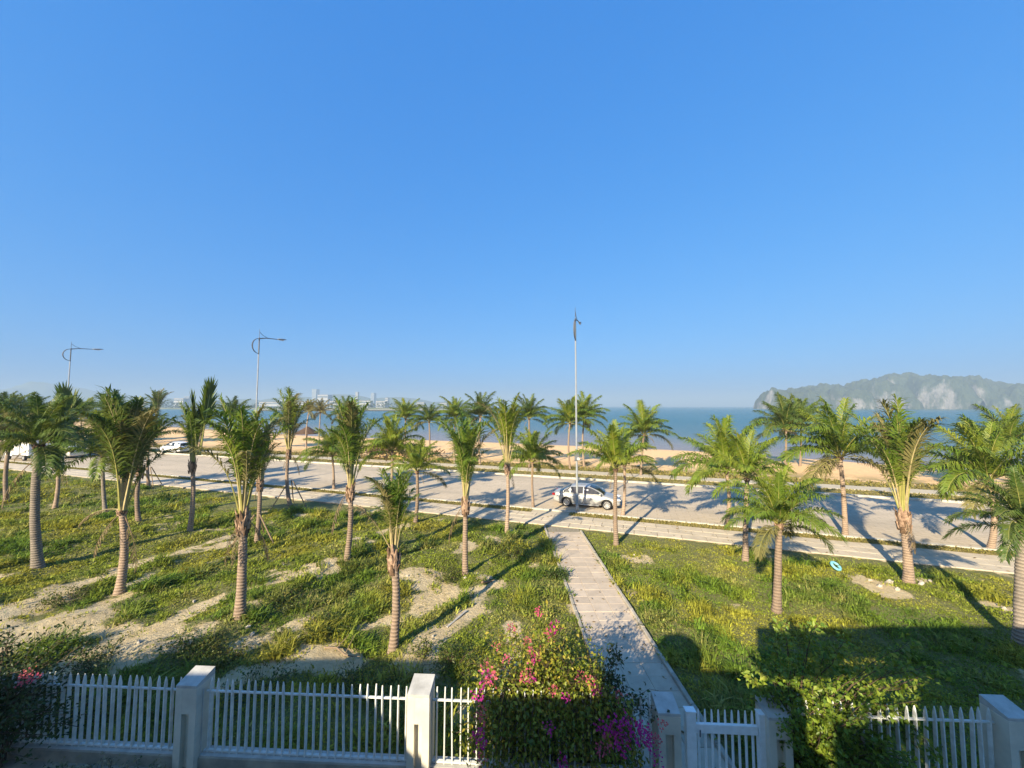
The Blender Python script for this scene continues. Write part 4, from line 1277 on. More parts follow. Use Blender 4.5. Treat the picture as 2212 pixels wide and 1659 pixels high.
# ------------------------------------------------------------------ loose things on the lawn
b = at(1806, 1231)
ring = MB()
pts = [(0.17 * math.cos(t), 0.17 * math.sin(t), 0.0) for t in np.linspace(0, 2 * math.pi, 21)]
ring.tube(pts, 0.055, 8, cap=False)
MT['blue_hose'] = simple('pale_blue_plastic', (0.22, 0.52, 0.60), (0.16, 0.42, 0.50), 8, 0.5)
MT['plank'] = simple('grey_board', (0.45, 0.43, 0.39), (0.32, 0.30, 0.27), 7, 0.85)
tag(ring.build('plastic_ring', MT['blue_hose'], None, (b.x, b.y, b.z + 0.16), (R(38), R(6), 0.3), smooth=True), 'light blue plastic ring lying in the right lawn', 'ring')
def stick(name, a, b_, r, label, cat, m, sub=3):
    a, b_ = at(*a), at(*b_)
    mb = MB()
    d = b_ - a
    mid = [a + d * t + Vector((random.uniform(-.05, .05), random.uniform(-.05, .05), 0.05 + random.uniform(0, .06))) for t in (0, .33, .66, 1)]
    mb.tube(mid, [r, r * .95, r * .8, r * .6], 6)
    for k in range(sub):
        p = mid[1 + k % 3]
        mb.tube([p, p + Vector((random.uniform(-.5, .5), random.uniform(-.3, .5), random.uniform(.05, .25)))], [r * .5, r * .25], 5)
    tag(mb.build(name, m), label, cat)
stick('dead_branch', (705, 1402), (765, 1425), 0.028, 'dead grey branch lying in the shade left of the small front palm', 'branch', MT['wood'])
stick('dead_branch', (770, 1092), (820, 1128), 0.03, 'dry fallen frond stalk left of the small front palm, farther up the lawn', 'branch', MT['rachis_dry'], 2)
stick('dead_branch', (1040, 1262), (1062, 1258), 0.04, 'short dry branch by the thin stalked palm', 'branch', MT['rachis_dry'], 2)
a_, b_ = at(960, 1362), at(1012, 1318)
d_ = b_ - a_
tag(MB().box((0, 0, 0), (d_.length * 0.8, 0.06, 0.03), bev=0.004).build('board', MT['plank'], None, (a_ + b_) / 2 + Vector((0, 0, 0.04)), (0.1, -0.03, math.atan2(d_.y, d_.x))), 'grey board lying on the path worn beside the sandy patch', 'board')
ROCKS = [(537, 1355, .10), (545, 1372, .13), (935, 1375, .08), (1005, 1250, .12), (612, 1222, .10), (668, 1206, .1), (1060, 1250, .14), (1900, 1268, .16), (1920, 1260, .2), (1990, 1262, .16), (2008, 1256, .13), (1880, 1255, .12), (1370, 1200, .1), (2170, 1318, .15), (880, 1245, .09), (300, 1390, .12), (180, 1400, .1), (420, 1300, .1), (1085, 1170, .12), (1940, 1275, .13)]
ROCK_LABELS = ['small pale stone just right of the foot of the tall ragged palm', 'larger pale stone in the weeds right of the foot of the tall ragged palm', 'pale stone on the worn path below the grey board',
 'pale stone at the foot of the thin stalked palm', 'pale stone left of the split crowned palm, nearer the fence', 'pale stone left of the split crowned palm, farther up the lawn', 'flat pale stone right of the thin stalked palm, toward the walkway',
 'pale stone at the left front of the stony patch on the right lawn', 'biggest stone in the middle of the stony patch on the right lawn', 'pale stone right of the thick palm on the stony patch', 'upper right stone beside the thick palm on the stony patch', 'leftmost stone of the stony patch on the right lawn',
 'pale stone on the bare spot by the wide crowned palm', 'pale stone near the right edge of the picture, by the grey trunk', 'pale stone in bare sand up the lawn from the small front palm', 'pale stone on the sandy streak left of the tall ragged palm', 'pale stone on the sandy streaks near the dark shrub',
 'pale stone between the bushy brush palm and the tall ragged palm', 'small stone below the palm at the top of the walkway', 'front right stone of the stony patch on the right lawn']
bm = bmesh.new(); bmesh.ops.create_icosphere(bm, subdivisions=2, radius=1.0)
for v in bm.verts: v.co *= 0.75 + 0.5 * random.random()
rk = bpy.data.meshes.new('stone'); bm.to_mesh(rk); bm.free(); rk.materials.append(MT['stone'])
for i, (u, v, r) in enumerate(ROCKS):
    r *= 0.65
    p = at(u, v)
    o = link('stone', rk, None, (p.x, p.y, p.z + r * .25), (random.uniform(0, 3), random.uniform(0, 3), random.uniform(0, 6)), (r, r * random.uniform(.7, 1.2), r * .6))
    tag(o, ROCK_LABELS[i], 'stone', 'stones strewn on the lawns')
    if i in (8, 9): o.scale = (r * 1.4, r, r * .7)

# thatched parasol on the beach
b = at_row(667, 46.2); b.z = float(beach_z(b.x, b.y))
par = thing('beach_parasol', 'brown thatched parasol on a pole at the beach, left of centre', 'parasol', b)
tz = at_depth(667, 922, b.y).z - b.z
MB().tube([(0, 0, 0), (0, 0, tz)], 0.06, 6).build('pole', MT['wood'], par)
MB().tube([(0, 0, tz - 1.1), (0, 0, tz - 1.0), (0, 0, tz - 0.45), (0, 0, tz + 0.1)], [1.9, 1.85, 0.9, 0.05], 14).build('thatch', MT['boot_dark'], par)

# ------------------------------------------------------------------ far shore, island, city
MT['karst'] = None
def karst_mat():
    m, nt, b, o = new_mat('limestone_island')
    b.inputs['Roughness'].default_value = 0.95
    g = nt.nodes.new('ShaderNodeNewGeometry')
    sx = nt.nodes.new('ShaderNodeSeparateXYZ'); nt.links.new(g.outputs['Normal'], sx.inputs[0])
    mp = nt.nodes.new('ShaderNodeMapping'); mp.inputs['Scale'].default_value = (1, 1, 0.4)
    nt.links.new(g.outputs['Position'], mp.inputs[0])
    n1 = noise(nt, 0.030, 6, 0.7, mp.outputs[0])
    n2 = noise(nt, 0.09, 5, 0.7, mp.outputs[0])
    green = mixc(nt, ramp(nt, n2, 0.35, 0.65), (0.028, 0.044, 0.034), (0.06, 0.078, 0.05))
    rock = mixc(nt, ramp(nt, n2, 0.35, 0.65), (0.25, 0.24, 0.235), (0.12, 0.12, 0.118))
    # bare rock where the slope is steep
    s1 = N(nt, 'ShaderNodeMath', operation='MULTIPLY_ADD'); s1.inputs[1].default_value = -0.9; s1.inputs[2].default_value = 0.66
    nt.links.new(sx.outputs[2], s1.inputs[0])
    add = N(nt, 'ShaderNodeMath', operation='ADD'); nt.links.new(s1.outputs[0], add.inputs[0]); nt.links.new(n1, add.inputs[1])
    c = mixc(nt, ramp(nt, add.outputs[0], 0.86, 0.99), green, rock)
    nt.links.new(c, b.inputs['Base Color'])
    bump(nt, b, n2, 1.0, 6.0)
    return m
MT['karst'] = karst_mat()

def domes(name, peaks, Y, x0, x1, nx, depth, ny, m, label, seed, rough=0.12, power=2.6, kind='structure'):
    """hills: peaks are (u, v, half width in view units) seen at distance Y"""
    pk = []
    for k, (u, v, hwid) in enumerate(peaks):
        cy = Y + depth * (0.34 + 0.22 * (k % 3))
        p = at_depth(u, v, cy)
        pk.append((p.x, cy, p.z - SEA_Z, hwid / F * cy))
    xs = np.linspace(x0, x1, nx); ys = np.linspace(Y - depth * 0.1, Y + depth * 1.2, ny)
    X, Yg = np.meshgrid(xs, ys)
    Z = np.full_like(X, -6.0)
    jx = (fbm(X / 60, Yg / 60, seed, 3) - .5) * 26
    jy = (fbm(X / 60, Yg / 60, seed + 9, 3) - .5) * 70
    for cx, cy, h, r in pk:
        q = np.hypot((X + jx - cx) / r, (Yg + jy - cy) / (depth * 0.46))
        hh = h * np.clip(1 - q ** power, -0.2, 1)
        Z = np.maximum(Z, hh)
    Z = Z * (1 + rough * (fbm(X / 30, Yg / 30, seed + 3, 4) - .5)) + (fbm(X / 11, Yg / 11, seed + 5, 3) - .5) * (16 if rough > .3 else 6) * (Z > 4)
    Z += SEA_Z
    idx = np.arange(nx * ny).reshape(ny, nx)
    Fc = np.stack([idx[:-1, :-1], idx[:-1, 1:], idx[1:, 1:], idx[1:, :-1]], -1).reshape(-1, 4)
    zz = Z.reshape(-1)[Fc].max(1)
    Fc = Fc[zz > SEA_Z - 1.5]
    me = mesh(name, np.stack([X, Yg, Z], -1).reshape(-1, 3), Fc.tolist(), [m], True)
    return tag(link(name, me), label, kind=kind)
YI = 1000
domes('karst_island', [(1690, 843, 20), (1742, 838, 22), (1840, 832, 24), (1912, 830, 26), (1975, 814, 22), (2035, 818, 24), (2085, 818, 26), (2125, 825, 26), (2185, 836, 24), (1680, 840, 30), (1718, 842, 30), (1778, 833, 36), (1815, 838, 30), (1876, 821, 40), (1947, 809, 44), (2012, 817, 32), (2058, 816, 44), (2100, 820, 40), (2158, 831, 40), (2215, 838, 52), (2280, 834, 60), (2360, 842, 60)],
      YI, 640, 1760, 350, 230, 90, MT['karst'], 'hazy limestone island with steep wooded domes and pale cliffs', 21, 0.35, 3.4)
MT['far_hill'] = simple('far_hill', (0.06, 0.085, 0.05), (0.10, 0.115, 0.07), 0.01, 1.0)
domes('hills', [(40, 838, 60), (85, 825, 70), (150, 836, 90), (-60, 835, 120), (230, 850, 120), (520, 862, 110), (640, 857, 120), (740, 852, 110), (850, 858, 120), (350, 860, 110), (960, 868, 110)],
      2600, -4300, -150, 260, 500, 40, MT['far_hill'], 'faint blue hills behind the far shore', 33, 0.08, 2.0)
# low land across the bay
MT['far_land'] = simple('far_land', (0.20, 0.19, 0.10), (0.12, 0.14, 0.06), 0.02, 1.0)
xs = np.linspace(-2600, -60, 90)
V, Fc = [], []
for i, x in enumerate(xs):
    yf = 1080 + 60 * math.sin(x / 310) + 0.05 * x
    w = min(1.0, max(0.05, (-60 - x) / 200))
    V += [(x, yf, -4), (x, yf + 12, SEA_Z + 3.2 * w), (x, yf + 600, SEA_Z + 5 * w), (x, yf + 1400 * w + 20, -4)]
    if i:
        for k in range(3): Fc.append((4 * i - 4 + k, 4 * i + k, 4 * i + k + 1, 4 * i - 3 + k))
tag(link('far_shore', mesh('far_shore', V, Fc, [MT['far_land']])), 'low land across the bay', kind='structure')

MT['far_white'] = simple('far_white_wall', (0.42, 0.42, 0.42), (0.34, 0.34, 0.34), 0.2, 0.8)
MT['far_grey'] = simple('far_grey_wall', (0.34, 0.37, 0.42), (0.27, 0.30, 0.34), 0.2, 0.8)
MT['far_roof'] = simple('far_roof', (0.30, 0.20, 0.16), (0.24, 0.24, 0.25), 0.2, 0.8)
MT['far_glass'] = simple('far_window_band', (0.12, 0.15, 0.19), (0.09, 0.11, 0.13), 0.2, 0.3)
def far_building(u0, u1, vt, y, dep, m, label, floors=3, tower=False):
    a, b = at_depth(u0, vt, y), at_depth(u1, vt, y)
    z0 = SEA_Z + 2.0
    h = a.z - z0
    w = b.x - a.x
    root = thing('tower_block' if tower else 'waterfront_building', label, 'building', ((a.x + b.x) / 2, y + dep / 2, z0), 0, 'hazy buildings on the far shore')
    MB().box((0, 0, h / 2), (w, dep, h)).build('wall', MT[m], root)
    MB().box((0, 0, h + 0.5), (w + 1.2, dep + 1.2, 1.0)).build('roof', MT['far_roof' if not tower else m], root)
    for k in range(floors):
        z = h * (k + 0.55) / floors
        MB().box((0, -dep / 2 - 0.1, z), (w * 0.94, 0.3, h / floors * 0.4)).build('window_band', MT['far_glass'], root)
for args in [
 (560, 604, 869, 1250, 30, 'far_white', 'hazy low white building at the left end of the far town', 2),
 (606, 622, 862, 1500, 30, 'far_grey', 'hazy grey block behind the propped palm', 5),
 (632, 668, 868, 1260, 25, 'far_white', 'hazy low white building left of the small yellowish palms', 2),
 (674, 683, 841, 2200, 40, 'far_grey', 'tall hazy grey tower left of the white hall with a flat top', 14, True),
 (686, 708, 853, 1600, 40, 'far_white', 'hazy white hall with a flat top above the small yellowish palms', 3),
 (712, 742, 867, 1230, 25, 'far_white', 'long low white building right of the small yellowish palms', 2),
 (768, 773, 847, 1700, 16, 'far_white', 'slim bright white tower of the far town', 12, True),
 (776, 800, 866, 1240, 25, 'far_white', 'low white building under the slim white tower', 2),
 (801, 808, 849, 2300, 40, 'far_grey', 'hazy blue-grey tower right of the slim white tower', 14, True),
 (812, 832, 867, 1240, 25, 'far_white', 'low white building right of the blue-grey tower', 2),
 (832, 838, 860, 1500, 20, 'far_white', 'small white block behind the lime palm', 4),
 (900, 916, 870, 1300, 25, 'far_white', 'low white building between the lime palm and the dark palms', 2),
 (950, 965, 871, 1300, 25, 'far_white', 'last low white building at the right end of the far town', 2),
 (376, 396, 861, 1300, 25, 'far_white', 'hazy white building just left of the chopped spear palm', 3),
 (398, 408, 857, 1700, 30, 'far_grey', 'hazy grey block beside the chopped spear palm', 6),
 (446, 462, 866, 1250, 25, 'far_white', 'hazy white building just right of the chopped spear palm', 2),
]: far_building(*args)

# jetty
ja, jb = at(560, 888, SEA_Z), at(1060, 886.5, SEA_Z)
jt = thing('jetty', 'long thin dark jetty low over the water in front of the far town', 'jetty', ((ja.x + jb.x) / 2, ja.y, SEA_Z))
jl = jb.x - ja.x
MB().box((0, 0, 2.2), (jl, 6, 1.0)).build('deck', MT['plinth'], jt)
MB().box((0, 2, 0.4), (jl, 3, 3.0)).build('wall', MT['far_white'], jt)

# ------------------------------------------------------------------ leaves as one mesh
def np_mesh(name, V, Fc, mats, colr=None):
    me = bpy.data.meshes.new(name)
    nv, (nf, k) = len(V), Fc.shape
    me.vertices.add(nv); me.vertices.foreach_set('co', np.ascontiguousarray(V, np.float32).ravel())
    me.loops.add(nf * k); me.loops.foreach_set('vertex_index', np.ascontiguousarray(Fc, np.int32).ravel())
    me.polygons.add(nf); me.polygons.foreach_set('loop_start', np.arange(0, nf * k, k, dtype=np.int32))
    for m in mats: me.materials.append(m)
    me.update(calc_edges=True)
    if colr is not None:
        a = me.attributes.new('tint', 'FLOAT_COLOR', 'POINT')
        a.data.foreach_set('color', np.concatenate([colr, np.ones((nv, 1))], 1).astype(np.float32).ravel())
    return me
def unit(a): return a / np.maximum(np.linalg.norm(a, axis=-1, keepdims=True), 1e-6)

def leaves(P, D, size, colr, aspect=0.55, droop=0.25):
    """pointed leaves folded along the midrib: positions, directions, lengths, colours -> V, F, C"""
    n = len(P)
    D = unit(D)
    up = unit(rng.normal(size=(n, 3)) * 0.55 + np.array((0, 0, 1.0)))
    S = unit(np.cross(D, up))
    Nn = np.cross(S, D)
    L = np.asarray(size).reshape(-1, 1)
    b = P
    m = P + D * L * 0.5
    w = S * L * aspect * 0.5
    fold = Nn * L * 0.10
    tip = P + D * L - Nn * L * droop * 0.5
    V = np.stack([b, m + w + fold, tip, m - w + fold], 1).reshape(-1, 3)
    i = np.arange(n)[:, None] * 4
    Fc = np.concatenate([i + np.array([[0, 1, 2]]), i + np.array([[0, 2, 3]])], 0)
    return V, Fc, np.repeat(colr, 4, 0)

MT['leaf_attr'] = leafy('shrub_leaf', None, 0.45, 0.3, attr='tint')
MT['grass_attr'] = leafy('grass_blade', None, 0.6, 0.3, attr='tint', spec=0.2)

# ---- grass and ground weeds
def grass(name, sel, label):
    Ps = []
    for (xa, xb, ya, yb, dens) in ((-15, 16, 5.5, 11, 150), (-24, 26, 11, 17, 100), (-36, 30, 17, 25, 50), (-64, -20, 25, 47, 24)):
        n = int((xb - xa) * (yb - ya) * dens)
        Ps.append(np.stack([rng.uniform(xa, xb, n), rng.uniform(ya, yb, n)], 1))
    P = np.concatenate(Ps)
    x, y = P[:, 0], P[:, 1]
    p = p_of(x, y)
    keep = (p < P_LAWN - 0.02) & (y > fence_y(x) + 0.12) & (np.abs(x) < 1.5 * y + 1) & sel(x, y)
    P = P[keep]; x, y, p = x[keep], y[keep], p[keep]
    bare = bare_at(x, y)
    mow = sstep(0.3, 1.6, P_LAWN - p)                  # short dry turf along the pavement
    keep = rng.random(len(x)) > np.clip(bare * 1.6, 0, 0.96)
    P = P[keep]; x, y, p, mow, bare = x[keep], y[keep], p[keep], mow[keep], bare[keep]
    big = fbm(x * 0.35, y * 0.35, 61, 4); mid = fbm(x * 1.7, y * 1.7, 67, 3)
    z = gz(x, y)
    nb = 9
    n = len(x)
    lush = sstep(0.38, 0.62, big) * (1 - bare)
    tall = (0.05 + 0.24 * sstep(0.45, 0.8, mid) * (0.4 + lush)) * (0.35 + 0.65 * mow)
    c0 = np.array((0.215, 0.255, 0.026)); c1 = np.array((0.12, 0.195, 0.02)); c2 = np.array((0.42, 0.35, 0.13)); c3 = np.array((0.33, 0.31, 0.038))
    tint = c0 + (c1 - c0) * lush[:, None]
    dry = np.clip(sstep(0.52, 0.7, fbm(x * 0.8, y * 0.8, 88, 4)) * 0.75 + (1 - mow) * 0.5 + bare * 0.5, 0, 1)[:, None]
    tint = tint + (c2 - tint) * dry * rng.random((n, 1))
    yel = sstep(0.5, 0.68, fbm(x * 0.5, y * 0.5, 95, 3))[:, None]
    tint = tint + (c3 - tint) * yel * 0.8
    tint = tint * rng.uniform(0.55, 1.4, (n, 1))
    tall = tall * np.where(x > walk_x(y), 0.72, 1.0) * rng.uniform(0.6, 1.5, n)
    far = np.clip((y - 8) / 14, 0, 1.4)
    # blades
    rep = lambda a: np.repeat(a, nb, 0)
    bx = rep(x) + rng.normal(0, 1, n * nb) * (0.08 + 0.06 * rep(far)); by = rep(y) + rng.normal(0, 1, n * nb) * (0.08 + 0.06 * rep(far))
    th = rng.uniform(0, 2 * np.pi, n * nb)
    lean = rng.uniform(0.25, 1.2, n * nb)
    hgt = rep(tall) * rng.uniform(0.55, 1.35, n * nb)
    wid = (0.009 + 0.010 * rep(far)) * rng.uniform(0.7, 1.4, n * nb)
    broad = rng.random(n * nb) < 0.45                 # weed leaves are broad and short
    wid = np.where(broad, wid * 2.6 + 0.008, wid); hgt = np.where(broad, hgt * 0.8, hgt); lean = np.where(broad, lean * 1.4, lean)
    base = np.stack([bx, by, gz(bx, by) - 0.01], 1)
    d = np.stack([np.cos(th), np.sin(th), np.zeros_like(th)], 1)
    s = np.stack([-np.sin(th), np.cos(th), np.zeros_like(th)], 1)
    up = np.array((0, 0, 1.0))
    W, Hh, Le = wid[:, None], hgt[:, None], lean[:, None]
    m = base + up * Hh * 0.62 + d * Hh * Le * 0.35
    tip = base + up * Hh * np.where(broad, 0.75, 1.0)[:, None] + d * Hh * Le
    V = np.stack([base - s * W * 0.5, base + s * W * 0.5, m + s * W * 0.55, m - s * W * 0.55, tip], 1).reshape(-1, 3)
    i = np.arange(n * nb)[:, None] * 5
    Fc = np.concatenate([i + np.array([[0, 1, 2]]), i + np.array([[0, 2, 3]]), i + np.array([[3, 2, 4]])], 0)
    C = rep(tint) * rng.uniform(0.8, 1.2, (n * nb, 1))
    me = np_mesh(name, V, Fc, [MT['grass_attr']], np.clip(np.repeat(C, 5, 0), 0, 0.5))
    tag(link(name, me), label, kind='stuff')
grass('grass', lambda x, y: x < walk_x(y) - WALK_HW + 0.10 - 0.12 * fbm(y * 1.5, y * 0, 4, 3), 'weedy uneven grass of the left lawn')
grass('grass', lambda x, y: x > walk_x(y) + WALK_HW + 0.05, 'short yellow green grass of the right lawn')

def verge_grass(name, p0, p1, s0, s1, n, h, z, label):
    s = rng.uniform(s0, s1, n); p = rng.uniform(p0, p1, n)
    if name == 'verge_grass':
        k = (s < 4.1) | (s > 6.8); s, p = s[k], p[k]; n = len(s)
    x, y = RD[0] * s + RN[0] * p, RD[1] * s + RN[1] * p
    zz = beach_z(x, y) * 1.0 if z is None else np.full(n, z)
    P = np.stack([x, y, zz], 1)
    D = rng.normal(size=(n, 3)) * np.array((0.8, 0.8, 0.25)) + np.array((0, 0, 0.75))
    c = np.array((0.17, 0.165, 0.035)) + rng.random((n, 1)) * np.array((0.17, 0.11, 0.06))
    V, Fc, C = leaves(P, D, rng.uniform(0.6, 1.3, n) * h, c * rng.uniform(.7, 1.2, (n, 1)), 0.4)
    tag(link(name, np_mesh(name, V, Fc, [MT['grass_attr']], C)), label, kind='stuff')
verge_grass('verge_grass', P_WALK + 0.02, P_KERB - 0.14, -22, 80, 17000, 0.11, 0.04, 'short turf on the near verge')
verge_grass('far_verge_grass', P_FAR + 0.2, P_FWALK0 - 0.05, -28, 110, 14000, 0.16, 0.045, 'short turf on the verge across the road')
verge_grass('beach_weeds', P_FWALK1 + 0.05, P_SAND + 0.9, -30, 120, 14000, 0.26, 0.0, 'straggly weeds along the edge of the sand')

# ------------------------------------------------------------------ shrubs on the fence
def stems_and_leaves(root, arcs, leaf_n, leaf_size, cols_, name_st='stem', spread=0.10, r0=0.012, leafname='foliage', droop=0.4, start=0.15):
    """arcs: lists of points; leaves grow along them"""
    mb = MB()
    Pl, Dl = [], []
    for arc in arcs:
        mb.tube(arc, [r0 * (1 - 0.7 * i / (len(arc) - 1)) for i in range(len(arc))], 5)
        A = np.array([tuple(p) for p in arc])
        t = start + (1 - start) * rng.random(leaf_n)
        f = t * (len(A) - 1); i = np.minimum(f.astype(int), len(A) - 2)
        p = A[i] + (A[i + 1] - A[i]) * (f - i)[:, None]
        tg = unit(A[i + 1] - A[i])
        Pl.append(p + rng.normal(0, spread, (leaf_n, 3)) * np.array((1, 1, .8)))
        Dl.append(tg * 0.4 + rng.normal(0, 0.8, (leaf_n, 3)) + np.array((0, 0, -0.1)))
    mb.build(name_st, MT['twig'], root)
    P, D = np.concatenate(Pl), np.concatenate(Dl)
    n = len(P)
    w = rng.random((n, 1)); k = rng.random((n, 1))
    c = cols_[0] + (cols_[1] - cols_[0]) * w
    if len(cols_) > 2: c = np.where(k < 0.25, cols_[2], c)
    c = c * rng.uniform(.75, 1.25, (n, 1))
    V, Fc, C = leaves(P, D, rng.uniform(.6, 1.25, n) * leaf_size, np.clip(c, 0, .6), 0.58, droop)
    o = link(leafname, np_mesh(leafname, V, Fc, [MT['leaf_attr']], C), root)
    o['kind'] = 'stuff'
    return P

def arc_pts(p0, p1, bulge, n=7, jit=0.05):
    p0, p1, bulge = Vector(p0), Vector(p1), Vector(bulge)
    out = []
    for i in range(n):
        t = i / (n - 1)
        out.append(p0.lerp(p1, t) + bulge * (4 * t * (1 - t)) + Vector((random.uniform(-jit, jit), random.uniform(-jit, jit), random.uniform(-jit, jit))) * (t > 0))
    return out

random.seed(5)
stems_and_leaves(tp, [arc_pts((random.uniform(-1, 1), 0, .3), (random.uniform(-1.4, 1.3), random.uniform(-.3, .3), random.uniform(.3, 2.0)), (0, 0, .1), 5) for _ in range(70)], 20, 0.11, [np.array((0.08, 0.13, 0.02)), np.array((0.12, 0.16, 0.02))], spread=0.08)  # leaves of the added plants that dapple the sun
# bougainvillea
bg = thing('bougainvillea', 'bushy bougainvillea with pink flowers growing over the fence left of the gate', 'shrub', (0, 0, 0))
def fy(x): return fence_y(x)
arcs = []
for k in range(170):
    x0 = random.uniform(-0.2, 2.1)
    q = random.random()
    # outline of the bush: higher in the middle left, falling to both sides
    x1 = random.uniform(-1.05, 2.0)
    zt = np.interp(x1, [-1.1, -0.7, -0.1, 0.5, 1.1, 1.6, 2.05], [0.9, 1.6, 2.3, 2.65, 2.65, 2.3, 1.5])
    z1 = zt * random.uniform(0.2, 1.0) ** 0.6 + (random.random() < .12) * random.uniform(.1, .35)
    y1 = fy(x1) + random.uniform(-0.25, 1.3)
    arcs.append(arc_pts((x0, fy(x0) + 0.3, 0.0), (x1, y1, z1), (0, random.uniform(-.1, .2), random.uniform(0.1, 0.5)), 6))
for k in range(60):     # trailing shoots that hang over the yard side of the fence
    x1 = random.uniform(-0.8, 2.4)
    arcs.append(arc_pts((x1 * .8 + .1, fy(x1) + 0.1, 1.5), (x1, fy(x1) - random.uniform(0.15, 0.45), random.uniform(0.05, 0.9)), (0, -0.15, 0.3), 6))
YG, MG, RG = np.array((0.27, 0.30, 0.032)), np.array((0.05, 0.085, 0.015)), np.array((0.20, 0.085, 0.025))
LP = stems_and_leaves(bg, arcs, 78, 0.085, [YG, np.array((0.09, 0.13, 0.018)), np.array((0.32, 0.27, 0.035))], spread=0.11)
# thin sprays leaning right over the walkway, house shade painted into their leaf colours
arcs = []
for k in range(30):
    x1 = random.uniform(1.7, 2.95); z1 = np.interp(x1, [1.7, 2.2, 2.6, 3.0], [2.65, 2.3, 1.7, 1.2]) * random.uniform(0.6, 1.0)
    arcs.append(arc_pts((random.uniform(1.3, 1.9), fy(1.5) + 0.25, 0.5), (x1, fy(x1) + random.uniform(-0.15, 0.5), z1), (random.uniform(-.1, .1), 0, 0.35), 7))
stems_and_leaves(bg, arcs, 26, 0.075, [MG, np.array((0.035, 0.05, 0.015))], 'spray', 0.06, 0.008, 'spray_foliage', start=0.4)
# flower clusters, each its own part
MT['bract'] = None
def bract_mat(name, a, b_):
    return leafy(name, [a, b_], 0.6, 0.4, spec=0.15)
MT['magenta'] = bract_mat('magenta_bract', (0.50, 0.03, 0.27), (0.58, 0.05, 0.34))
MT['coral'] = bract_mat('coral_bract', (0.60, 0.10, 0.20), (0.64, 0.16, 0.18))
def cluster_mesh(mat, n, rad, seed):
    r_ = np.random.default_rng(seed)
    P = r_.normal(0, rad * 0.5, (n, 3))
    D = P / (np.linalg.norm(P, axis=1, keepdims=True) + 1e-5) + r_.normal(0, .4, (n, 3))
    V, Fc, C = leaves(P, D, r_.uniform(0.032, 0.052, n), np.ones((n, 3)), 0.85, -0.2)
    return np_mesh('flower_cluster', V, Fc, [MT[mat]])
CL = {m: [cluster_mesh(m, 34, 0.10, 5 + k) for k in range(3)] for m in ('magenta', 'coral')}
# where the photograph shows blossom: view direction, offset from the fence line, size, colour
FLW = [((1203, 1360), .75, 1.25, 'magenta'), ((1190, 1368), .7, 1.0, 'coral'), ((1160, 1410), .5, 1.25, 'coral'), ((1150, 1420), .45, 1.0, 'magenta'), ((1105, 1358), .9, .8, 'coral'), ((1166, 1322), 1.0, .8, 'coral'),
       ((1045, 1462), .15, 1.1, 'magenta'), ((1063, 1466), .15, 1.0, 'coral'), ((1053, 1440), .3, .9, 'coral'), ((1130, 1468), -.1, .8, 'coral'), ((1142, 1452), .1, .7, 'coral'), ((1150, 1462), .1, .7, 'magenta'),
       ((1034, 1495), -.2, 1.0, 'magenta'), ((1036, 1535), -.25, .9, 'coral'), ((1032, 1592), -.3, 1.1, 'magenta'), ((1038, 1610), -.3, .8, 'magenta'), ((1040, 1640), -.3, .7, 'coral'), ((1255, 1465), .2, .9, 'coral'), ((1275, 1470), .2, .8, 'coral'),
       ((1195, 1490), -.1, .7, 'coral'), ((1225, 1505), -.1, .7, 'magenta'), ((1290, 1495), .1, .8, 'magenta'), ((1335, 1500), .2, .8, 'coral'), ((1190, 1572), -.3, .8, 'magenta'), ((1045, 1555), -.25, .7, 'coral'),
       ((1330, 1570), -.3, 1.3, 'magenta'), ((1345, 1585), -.3, 1.4, 'magenta'), ((1325, 1590), -.35, 1.2, 'magenta'), ((1360, 1560), -.3, 1.0, 'magenta'), ((1378, 1588), -.3, 1.3, 'magenta'), ((1390, 1580), -.3, 1.0, 'magenta'), ((1310, 1600), -.3, 1.0, 'coral'),
       ((1300, 1565), -.3, .9, 'magenta'), ((1345, 1610), -.35, 1.1, 'magenta'), ((1400, 1600), -.3, .9, 'magenta'), ((1418, 1600), -.25, .8, 'coral'), ((1420, 1640), -.25, 1.0, 'magenta'), ((1215, 1645), -.35, .9, 'magenta'), ((1300, 1620), -.3, .8, 'coral'),
       ((1430, 1565), -.2, .7, 'coral'), ((1140, 1385), .6, .7, 'coral'), ((1095, 1425), .4, .7, 'coral'), ((1072, 1400), .6, .7, 'coral')]
for k, ((u, v), off, s, m) in enumerate(FLW):
    y = fence_y((u - CX) / F * 7.3) - 0.35 + off
    p = at_depth(u, v, y)
    o = link('flower_cluster', CL[m][k % 3], bg, p, (random.uniform(0, 6), random.uniform(0, 6), 0), (s * 1.1,) * 3)
    o['kind'] = 'stuff'
    o['label'] = 'cluster of magenta blossoms' if m == 'magenta' else 'cluster of coral pink blossoms'

# green creeper on the right
cr = thing('creeper', 'green leafy creeper arching over the fence and the pillar right of the gate', 'shrub', (0, 0, 0))
arcs = []
SH = [((1700, 1560), (1640, 1440)), ((1700, 1560), (1660, 1380)), ((1720, 1560), (1690, 1350)), ((1730, 1540), (1760, 1345)), ((1730, 1540), (1830, 1380)), ((1740, 1540), (1800, 1400)), ((1760, 1540), (1840, 1440)), ((1770, 1540), (1975, 1385)), ((1780, 1540), (2048, 1440)), ((1780, 1560), (1960, 1440)),
      ((1780, 1560), (1990, 1480)), ((1800, 1560), (2010, 1520)), ((1690, 1560), (1610, 1470)), ((1690, 1580), (1625, 1500)), ((1850, 1540), (1935, 1560)), ((1860, 1540), (1960, 1600)), ((1870, 1540), (2000, 1640)), ((1850, 1560), (1900, 1640)), ((1800, 1570), (1830, 1650)), ((1760, 1570), (1760, 1650)), ((1900, 1520), (2040, 1655))]
